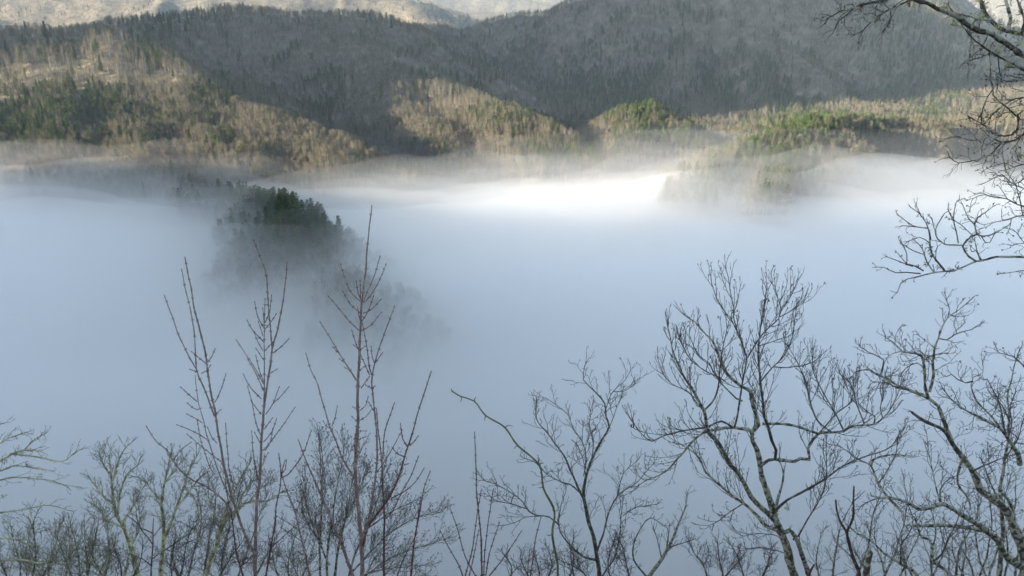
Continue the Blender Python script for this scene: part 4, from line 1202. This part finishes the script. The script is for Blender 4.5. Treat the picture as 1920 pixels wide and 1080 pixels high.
ob, w_, r_ = H.limb('branch', [(2112, 470), (2000, 480), (1920, 482), (1895, 481), (1868, 481), (1848, 487), (1830, 490), (1809, 500), (1789, 508), (1771, 508), (1746, 512), (1722, 518), (1701, 523), (1689, 531), (1683, 547)], 7.5, 1.8, M_oak, -0.5, k=7, wob=0.5, rough=0.14, tw=dict(TH2, start=0.72, sp=26, L=(12, 28)), label='low branch reaching far left with a brush of upturned twigs')
for pix, a_ in (([(1830, 490), (1816, 481), (1805, 462), (1813, 450), (1832, 440), (1844, 443), (1864, 438), (1883, 427)], 4), ([(1831, 440), (1827, 421), (1816, 409), (1805, 384)], 2.4), ([(1827, 421), (1834, 407), (1848, 398), (1862, 387)], 2.2), ([(1803, 460), (1771, 458), (1758, 448), (1754, 430), (1771, 400)], 3), ([(1754, 436), (1748, 412)], 1.8), ([(1797, 456), (1793, 434), (1787, 411), (1793, 379), (1799, 375)], 2.2), ([(1787, 414), (1777, 392)], 1.8), ([(1824, 442), (1800, 420), (1787, 412)], 1.8),
                ([(1771, 507), (1754, 485), (1745, 466), (1743, 438), (1736, 417), (1722, 399), (1708, 389)], 3.6), ([(1728, 407), (1718, 385)], 1.8), ([(1740, 428), (1712, 423), (1686, 405)], 2.4), ([(1725, 426), (1692, 423)], 1.8), ([(1752, 511), (1738, 491), (1730, 466), (1716, 452)], 3), ([(1742, 455), (1725, 445), (1702, 453)], 2), ([(1735, 478), (1712, 470), (1690, 456)], 2), ([(1732, 508), (1712, 497), (1700, 494), (1688, 480)], 2.4), ([(1726, 513), (1699, 511), (1679, 512), (1657, 501), (1645, 501)], 2.6), ([(1712, 500), (1690, 492), (1664, 482)], 2.0), ([(1700, 495), (1700, 475), (1690, 455)], 1.8), ([(1838, 488), (1830, 470), (1822, 472)], 2.0), ([(1840, 487), (1832, 470), (1828, 452)], 1.8), ([(1754, 490), (1755, 470), (1758, 462)], 1.8), ([(1840, 443), (1848, 455), (1856, 455), (1866, 436)], 1.8)):
    H.limb('branch', pix, a_, 1.4, M_oakdark, 0.1, y0=5.55, k=5, wob=0.5, tw=dict(TH2, start=0.25, sp=17, L=(10, 24), lvl=0 if a_ < 2.2 else 1))
H.tufts('lichen_tuft', [(1615, 14), (1706, 4), (1655, 2), (1775, 8), (1772, 14), (1838, 36), (1842, 30), (1840, 22), (1870, 48), (1872, 54), (1882, 88), (1872, 95), (1893, 118), (1893, 121), (1836, 3), (1848, 8), (1905, 60), (1910, 80), (1790, 42), (1800, 40), (1915, 20), (1858, 86), (1900, 40), (1760, 16), (1920, 105), (1912, 290), (1905, 280), (1910, 292), (1888, 322), (1818, 450), (1808, 462)], M_moss, 10, 26, 0.8)
H.tufts('dark_lichen_tuft', [(1789, 506), (1796, 502), (1780, 508), (1744, 470), (1746, 478), (1758, 502), (1736, 495), (1722, 500), (1704, 6), (1616, 12), (1745, 464)], M_leaf, 6, 22, 0.3)

# ---- yellow-lichened trees at lower left
TL = dict(sp=8, L=(24, 70), lvl=2, ang=0.7, up=0.12, wig=0.22, wpx=1.2, ratio=0.5, taper=0.4, sub=1.05, thin=0.8)
L1 = Plant('lichened_tree', 'yellowish lichened small tree with a forked crown at lower left', (258, 1090), 22.0, None, 80)
L1.limb('trunk', [(262, 1100), (249, 1042), (234, 991), (219, 965), (212, 938), (209, 908), (208, 879), (205, 858), (208, 842)], 15, 2, M_lichen, 0.3, grounded=True, wob=0.8, tw=dict(TL, start=0.4), twmat=M_lichentwig)
for pix, a_ in (([(220, 966), (225, 926), (240, 887), (258, 873), (262, 862)], 6), ([(214, 945), (196, 932), (181, 914), (169, 899)], 5), ([(207, 890), (198, 878), (190, 862), (187, 850)], 4), ([(212, 900), (221, 867), (234, 840), (246, 831)], 4.5), ([(228, 980), (250, 950), (262, 925), (275, 905)], 4), ([(234, 991), (205, 975), (185, 955), (172, 935)], 4)):
    L1.limb('branch', pix, a_, 1.7, M_lichen, L1.g.uniform(-1, 1), k=5, wob=1, tw=dict(TL, start=0.1), twmat=M_lichentwig)
L2 = Plant('lichened_tree', 'pale yellow lichened tree with two upright stems behind the left sapling', (305, 1090), 21.0, None, 81)
L2.limb('trunk', [(300, 1100), (306, 1017), (306, 974), (303, 939), (310, 900), (317, 865), (322, 845)], 13, 2, M_lichen, 0.3, grounded=True, wob=0.8, tw=dict(TL, start=0.35), twmat=M_lichentwig)
for pix, a_ in (([(308, 1012), (318, 985), (331, 953), (345, 911), (355, 879), (372, 850)], 8), ([(331, 953), (352, 925), (368, 905), (390, 880)], 4), ([(303, 940), (290, 925), (275, 905), (258, 895)], 3.5), ([(309, 905), (325, 885), (345, 860)], 3.5), ([(345, 911), (362, 930), (372, 955), (366, 990)], 4)):
    L2.limb('branch', pix, a_, 1.7, M_lichen, L2.g.uniform(-1, 1), k=5, wob=1, tw=dict(TL, start=0.1), twmat=M_lichentwig)
L3 = Plant('lichened_tree', 'grey-yellow tree leaning right between the two leaders of the left sapling', (385, 1090), 20.0, None, 82)
L3.limb('trunk', [(380, 1100), (395, 1050), (405, 1022), (420, 985), (445, 955), (470, 938), (500, 940), (525, 925), (540, 920)], 12, 2, M_lichen, 0.3, grounded=True, wob=1, tw=dict(TL, start=0.25), twmat=M_twiggrey)
for pix, a_ in (([(405, 1022), (412, 990), (425, 955), (440, 920), (455, 890), (470, 865)], 6), ([(420, 985), (400, 960), (390, 930), (392, 900)], 4), ([(445, 955), (455, 925), (475, 900), (492, 870)], 4), ([(470, 938), (490, 915), (512, 900)], 3.5), ([(440, 920), (425, 900), (418, 875)], 3)):
    L3.limb('branch', pix, a_, 1.7, M_lichen, L3.g.uniform(-1, 1), k=5, wob=1, tw=dict(TL, start=0.1), twmat=M_twiggrey)
L4 = Plant('lichened_tree', 'lichened tree off the left side whose flat branches reach in over the fog', (-110, 1090), 9.0, None, 83)
L4.limb('trunk', [(-110, 1100), (-105, 960), (-95, 840), (-80, 700)], 34, 16, M_lichen, 0, grounded=True, wob=1, k=8)
TL4 = dict(TL, sp=17, L=(22, 60), lvl=2, ang=0.6, up=0.05, start=0.4)
for pix, a_, mt in (([(-98, 900), (-40, 880), (0, 864), (27, 849), (59, 844), (75, 846)], 9, M_lichen), ([(20, 851), (39, 852), (74, 858), (113, 865), (132, 855), (147, 845)], 4.5, M_lichen), ([(-98, 905), (-40, 892), (0, 884), (30, 873), (74, 878), (95, 883)], 5, M_lichen), ([(-98, 930), (-40, 910), (0, 900), (30, 895), (83, 899), (120, 909), (145, 913)], 6, M_lichen), ([(-100, 990), (-40, 972), (0, 962), (36, 956), (62, 950), (95, 948), (127, 957)], 5, M_lichen), ([(-95, 860), (-40, 846), (0, 831), (18, 822), (50, 810)], 5, M_lichen), ([(-92, 830), (-30, 815), (0, 795), (12, 792)], 4, M_lichen), ([(45, 845), (60, 828), (84, 813)], 3, M_lichen), ([(-100, 1040), (-40, 1020), (0, 1010), (40, 1015), (60, 1030)], 7, M_lichen), ([(-102, 1075), (-30, 1056), (20, 1050), (70, 1054), (110, 1058)], 6, M_lichen)):
    L4.limb('branch', pix, a_, 1.7, mt, L4.g.uniform(-0.5, 0.5), k=6, wob=1.2, tw=TL4, twmat=M_lichentwig)
L4.tufts('lichen_tuft', [(28, 850), (40, 846), (58, 845), (10, 862), (50, 870), (75, 893), (20, 985), (10, 978), (5, 930), (80, 1052)], M_moss, 8, 20, 0.7)
L5 = Plant('dark_shrub', 'dark thin upright shrub with opposite side branches at bottom left', (282, 1092), 7.0, None, 84, 'shrub')
L5.limb('stem', [(282, 1100), (284, 1055), (287, 1017), (287, 990), (288, 972)], 4.5, 1.8, M_oakdark, 0, grounded=True, wob=0.3)
for pix in ([(286, 1047), (305, 1034), (327, 1020), (350, 1003), (370, 982)], [(287, 1022), (278, 1008), (267, 996), (258, 978), (255, 962)], [(287, 1000), (272, 993), (252, 986)], [(285, 1062), (268, 1048), (245, 1040)], [(287, 1005), (298, 993), (305, 985)], [(310, 1030), (325, 1035), (345, 1020), (365, 1012)], [(262, 985), (250, 975), (240, 968)]):
    L5.limb('branch', pix, 2.6, 1.5, M_oakdark, L5.g.uniform(-0.2, 0.2), k=5, wob=0.4, tw=dict(TL, sp=20, L=(10, 24), lvl=0), buds=None)

# ---- vase-shaped thicket bush behind the middle sapling
B1 = Plant('twiggy_bush', 'dense vase-shaped twiggy bush behind the middle sapling', (660, 1090), 16.0, None, 90, 'bush')
TB_ = dict(sp=8, L=(44, 100), lvl=2, ang=0.5, up=0.10, wig=0.15, wpx=1.0, ratio=0.5, taper=0.4, leaf=0.6, sub=1.5, thin=0.78)
for pix, a_ in (([(612, 1100), (614, 1040), (622, 980), (628, 930), (640, 880), (644, 840)], 7), ([(625, 1100), (632, 1040), (645, 985), (668, 930), (690, 880)], 7), ([(600, 1100), (600, 1030), (602, 960), (606, 900), (604, 850), (600, 828)], 6), ([(650, 1100), (665, 1040), (690, 990), (720, 945), (742, 900)], 6), ([(618, 1060), (590, 1000), (575, 940), (572, 890)], 5), ([(640, 1100), (680, 1050), (720, 1010), (770, 975), (815, 960)], 5), ([(660, 1100), (710, 1060), (760, 1035), (805, 1020), (835, 1010)], 4), ([(604, 1020), (580, 985), (567, 950), (565, 930)], 4), ([(655, 1100), (690, 1075), (740, 1065), (790, 1060)], 4), ([(632, 1040), (650, 960), (664, 890), (672, 850)], 5), ([(665, 1040), (700, 960), (715, 900), (722, 870)], 4.5), ([(690, 990), (735, 960), (775, 940)], 4)):
    B1.limb('stem', pix, a_, 1.5, M_oak, B1.g.uniform(-1.2, 1.2), grounded=(pix[0][1] > 1090), k=5, wob=1.0, tw=dict(TB_, start=0.25), twmat=M_twiggrey)

# ---- low brush along the bottom of the frame
def brush(name, label, spec, Y_, mt, tm, seed, cat='shrub', kw=None, width=5):
    pl = Plant(name, label, (spec[0][0][0], 1090), Y_, None, seed, cat)
    for pix in spec:
        pl.limb('stem', pix, width, 1.5, mt, pl.g.uniform(-1, 1), grounded=(pix[0][1] > 1090), k=5, wob=1.1, tw=dict(TL, **dict(dict(sp=8, L=(30, 80), start=0.1), **(kw or {}))), twmat=tm)
    return pl


brush('bare_shrub', 'dense grey shrub at bottom left under the forked yellowish tree', [[(150, 1100), (148, 1050), (140, 1010), (132, 985)], [(160, 1100), (170, 1045), (180, 1005), (185, 975)], [(140, 1100), (125, 1055), (112, 1020), (105, 1000)], [(175, 1100), (200, 1050), (215, 1020)], [(168, 1100), (160, 1030), (158, 990)]], 19.0, M_oak, M_lichentwig, 100)
brush('bare_shrub', 'dark shrub with pale lichen specks in the bottom left corner', [[(40, 1100), (35, 1050), (25, 1010), (20, 985)], [(60, 1100), (66, 1040), (62, 990), (70, 960)], [(20, 1100), (5, 1060), (-10, 1030)], [(70, 1100), (95, 1055), (110, 1030)], [(52, 1100), (48, 1040), (55, 1000)]], 12.0, M_oak, M_lichentwig, 101)
brush('bare_shrub', 'thin dark shrub filling the gap between the yellow lichened trees', [[(230, 1100), (225, 1060), (215, 1030)], [(240, 1100), (260, 1060), (268, 1025)], [(335, 1100), (345, 1050), (350, 1015), (362, 985)], [(325, 1100), (320, 1055), (328, 1020)], [(400, 1100), (430, 1050), (455, 1015)]], 18.0, M_oakdark, M_twig, 102)
brush('bare_shrub', 'loose pale brush low between the left and middle saplings', [[(545, 1100), (540, 1060), (548, 1020), (560, 990)], [(555, 1100), (580, 1055), (590, 1015)], [(535, 1100), (515, 1065), (510, 1030)]], 18.0, M_oak, M_twiggrey, 103)
brush('bare_shrub', 'low twiggy brush at the bottom edge under the green cane', [[(1000, 1100), (985, 1070), (975, 1045)], [(1020, 1100), (1035, 1065), (1030, 1035)], [(1060, 1100), (1075, 1060), (1072, 1030)], [(1010, 1100), (1010, 1065), (1000, 1040)]], 22.0, M_oakdark, M_twig, 104)
brush('bare_shrub', 'open brush at the bottom edge left of the big tree trunk', [[(1330, 1100), (1320, 1060), (1300, 1035), (1290, 1010)], [(1360, 1100), (1350, 1055), (1345, 1015)], [(1400, 1100), (1385, 1050), (1370, 1020)], [(1420, 1100), (1440, 1060), (1445, 1030)], [(1340, 1100), (1370, 1070), (1390, 1045)]], 14.0, M_oakdark, M_twig, 105)
brush('bare_shrub', 'tangled brush at bottom right between the snag and the crooked tree', [[(1660, 1100), (1655, 1060), (1640, 1010), (1645, 970)], [(1680, 1100), (1700, 1050), (1720, 1010), (1735, 980)], [(1700, 1100), (1695, 1050), (1680, 1000)], [(1740, 1100), (1760, 1060), (1775, 1020), (1770, 980)], [(1640, 1100), (1620, 1060), (1600, 1030)]], 13.0, M_oak, M_twiggrey, 106, kw=dict(sp=13))
brush('bare_shrub', 'tall tangled brush in the bottom right corner behind the heavy limbs', [[(1800, 1100), (1810, 1040), (1805, 980), (1815, 930)], [(1830, 1100), (1850, 1040), (1860, 970), (1850, 900)], [(1880, 1100), (1890, 1030), (1880, 960), (1895, 890)], [(1820, 1100), (1790, 1050), (1785, 1000)], [(1900, 1100), (1925, 1040), (1935, 980)], [(1860, 1100), (1840, 1060), (1830, 1000), (1838, 940)]], 14.0, M_oak, M_twiggrey, 107, kw=dict(sp=13))
F4 = Plant('bare_tree', 'thin upright tree half hidden behind the crooked tree at right', (1870, 1090), 13.5, None, 66)
F4.limb('trunk', [(1872, 1100), (1880, 1000), (1876, 930), (1884, 860), (1893, 790), (1890, 740), (1898, 700), (1910, 660)], 12, 1.8, M_oak, 0.5, grounded=True, wob=1, k=7, tw=dict(TF, start=0.3))
for pix, a_ in (([(1930, 700), (1915, 682), (1896, 668), (1874, 662)], 3), ([(1884, 860), (1905, 830), (1918, 790)], 4), ([(1878, 950), (1855, 900), (1840, 860)], 4), ([(1893, 790), (1880, 760), (1862, 745)], 3)):
    F4.limb('branch', pix, a_, 1.6, M_oakdark, F4.g.uniform(-0.8, 0.8), k=5, wob=0.9, tw=dict(TF, start=0.15))

TBR = dict(sp=8, L=(26, 66))
brush('bare_shrub', 'fine pale twiggy thicket behind the forked yellowish tree', [[(90, 1100), (95, 1050), (108, 1000), (118, 975)], [(120, 1100), (130, 1040), (128, 990)], [(190, 1100), (205, 1040), (200, 985), (190, 955)], [(230, 1100), (245, 1030), (262, 985), (258, 940)], [(210, 1100), (180, 1060), (165, 1020)], [(100, 1100), (70, 1070), (50, 1045)]], 24.0, M_lichen, M_lichentwig, 110, width=6)
brush('bare_shrub', 'grey fine-twigged thicket rising behind the two leaders of the left sapling', [[(350, 1100), (362, 1040), (378, 980), (372, 930)], [(410, 1100), (420, 1030), (440, 960), (452, 905)], [(440, 1100), (465, 1030), (485, 970), (500, 930)], [(470, 1100), (500, 1040), (528, 990)], [(380, 1100), (390, 1020), (405, 950), (398, 910)], [(340, 1100), (325, 1050), (330, 1000)]], 24.0, M_oak, M_twiggrey, 111, width=6)
brush('bare_shrub', 'wispy grey brush around the foot of the vase-shaped bush', [[(590, 1100), (575, 1060), (570, 1020)], [(700, 1100), (730, 1070), (760, 1055)], [(720, 1100), (760, 1085), (800, 1078)], [(575, 1100), (555, 1075), (548, 1050)], [(680, 1100), (700, 1050), (730, 1015)]], 19.0, M_oak, M_twiggrey, 112)
brush('bare_shrub', 'fine grey thicket low behind the slender bare tree', [[(1080, 1100), (1070, 1050), (1075, 1010)], [(1150, 1100), (1140, 1060), (1150, 1020)], [(1180, 1100), (1175, 1055), (1165, 1020)], [(1110, 1100), (1090, 1070), (1050, 1050)], [(950, 1100), (960, 1065), (945, 1040)]], 26.0, M_oakdark, M_twig, 113)
brush('bare_shrub', 'grey thicket behind the broken trunk and the snag at lower right', [[(1560, 1100), (1565, 1040), (1580, 980), (1600, 940)], [(1600, 1100), (1625, 1030), (1640, 960), (1660, 900)], [(1650, 1100), (1680, 1030), (1700, 960), (1695, 900)], [(1540, 1100), (1530, 1050), (1540, 1000)], [(1620, 1100), (1600, 1050), (1570, 1020)]], 17.0, M_oak, M_twiggrey, 114, width=6, kw=dict(sp=12))
brush('bare_shrub', 'dense grey thicket in the right corner beneath the crooked tree', [[(1750, 1100), (1745, 1040), (1755, 990), (1740, 940)], [(1790, 1100), (1800, 1030), (1830, 970), (1835, 900)], [(1850, 1100), (1870, 1030), (1900, 970), (1905, 900)], [(1900, 1100), (1910, 1030), (1930, 960)], [(1720, 1100), (1700, 1060), (1690, 1020)], [(1770, 1100), (1780, 1050), (1765, 1000)], [(1830, 1100), (1815, 1050), (1790, 1010)]], 18.0, M_oak, M_twiggrey, 115, width=6, kw=dict(sp=13))

# ------------------------------------------------------------------ fog and haze
def vol_mat(name, density, colr=(1, 1, 1), aniso=0.0):
    m = bpy.data.materials.new(name)
    m.use_nodes = True
    N, L = m.node_tree.nodes, m.node_tree.links
    N.clear()
    o = N.new('ShaderNodeOutputMaterial')
    v = N.new('ShaderNodeVolumePrincipled')
    v.inputs['Color'].default_value = (*colr, 1)
    v.inputs['Density'].default_value = density
    v.inputs['Anisotropy'].default_value = aniso
    L.new(v.outputs[0], o.inputs['Volume'])
    try:
        m.volume_sampling = 'MULTIPLE_IMPORTANCE'
    except Exception:
        pass
    return m


def fog_layer(name, z_top, z_bot, amp, scale, density, label, seed, x0=-1450, x1=2100, y0=-200, y1=1760, n=(150, 100), edge=None):
    xs = np.linspace(x0, x1, n[0])
    ys = np.linspace(y0, y1, n[1])
    X, Y = np.meshgrid(xs, ys)
    Z = z_top + amp * fbm(X / scale + seed, Y / scale, seed, 3)
    if edge is not None:
        Z = Z + edge(X, Y)
    V = np.vstack((np.stack((X, Y, Z), -1).reshape(-1, 3), np.stack((X, Y, np.minimum(z_bot, Z - 4)), -1).reshape(-1, 3)))
    nx, ny = n
    a = (np.arange(ny - 1)[:, None] * nx + np.arange(nx - 1)[None, :])
    top = np.stack((a, a + 1, a + nx + 1, a + nx), -1).reshape(-1, 4)
    o_ = nx * ny
    bot = top[:, ::-1] + o_
    sides = []
    per = np.concatenate((np.arange(nx), np.arange(1, ny) * nx + nx - 1, (ny - 1) * nx + np.arange(nx - 2, -1, -1), np.arange(ny - 2, 0, -1) * nx))
    p2 = np.roll(per, -1)
    sides = np.stack((per, per + o_, p2 + o_, p2), 1)
    me = mesh_from(name, V, [top, bot, sides], vol_mat(name, density, (1, 1, 1), 0.62))
    o = obj(name, me)
    tag(o, label, None, None, 'stuff')
    return o


def sstep(a, b, x):
    t = np.clip((x - a) / (b - a), 0, 1)
    return t * t * (3 - 2 * t)


def fog_shape(k):
    """height of the fog top of layer k over the valley: fuller near the spur, draining away towards the far end"""
    def f(X, Y):
        wob = 110 * fbm(X / 260, Y / 260, 40 + k, 3)
        Yw = Y + wob
        e = 10 * sstep(960, 700, Yw) + 12 * sstep(720, 540, Y) + 12 * sstep(480, 320, Y)
        e = e - (58 - 4 * k) * sstep(850 + 12 * k, 1170, Yw) - 85 * sstep(1170, 1480, Yw)
        if k >= 2:
            e = e + 11 * np.exp(-((X - 440) / 170) ** 2 - ((Y - 960) / 130) ** 2) + 10 * np.exp(-((X - 300) / 120) ** 2 - ((Y - 1280) / 90) ** 2)
        e = e - 26 * np.exp(-((X + 210) / 150) ** 2 - ((Y - 1050) / 115) ** 2)
        e = e + 9 * np.exp(-((X + 115) / 80) ** 2 - ((Y - 520) / 130) ** 2)
        e = e + 13 * fbm(X / 380, Y / 260, 61, 3) * sstep(620, 860, Y)
        e = e - 3.2 * k * sstep(860, 1040, Yw) * sstep(-40, -280, X)
        return e
    return f


# the fog thins out upwards: nested bodies of even density, each reaching a little higher than the one below
FOG = [(-14, 7, 260, 0.016), (-3, 8, 200, 0.0055), (8, 11, 150, 0.0030), (18, 15, 120, 0.0018), (29, 18, 150, 0.0011), (42, 20, 190, 0.0006)]
for k, (dz, amp, scl, den) in enumerate(FOG):
    fog_layer('fog', FOG_Z + dz, -470 + k * 7, amp, scl, den, ('dense white fog filling the valley floor', 'soft upper part of the valley fog', 'soft upper part of the valley fog', 'thin veil of mist above the fog', 'thin veil of mist above the fog', 'faint highest mist over the valley fog')[k], 3 + 5 * k, edge=fog_shape(k), x0=-1450 - 9 * k, x1=2100 + 9 * k, y0=-200 - 9 * k, y1=1800 + 9 * k)

zmin = float(terr[2].min()) - 2.0
zmax = max(float(terr[2].max()) + 30.0, 20.0)
hw = 13400.0
V = [(x, y, z) for z in (zmin, zmax) for y in (-hw, hw) for x in (-hw, hw)]
me = mesh_from('haze', V, [[(0, 2, 3, 1), (4, 5, 7, 6), (0, 1, 5, 4), (2, 6, 7, 3), (0, 4, 6, 2), (1, 3, 7, 5)]], vol_mat('haze', 3.0e-5, (0.62, 0.80, 1.0)), smooth=False)
tag(obj('haze', me), 'thin blue morning haze over the mountains', None, None, 'stuff')
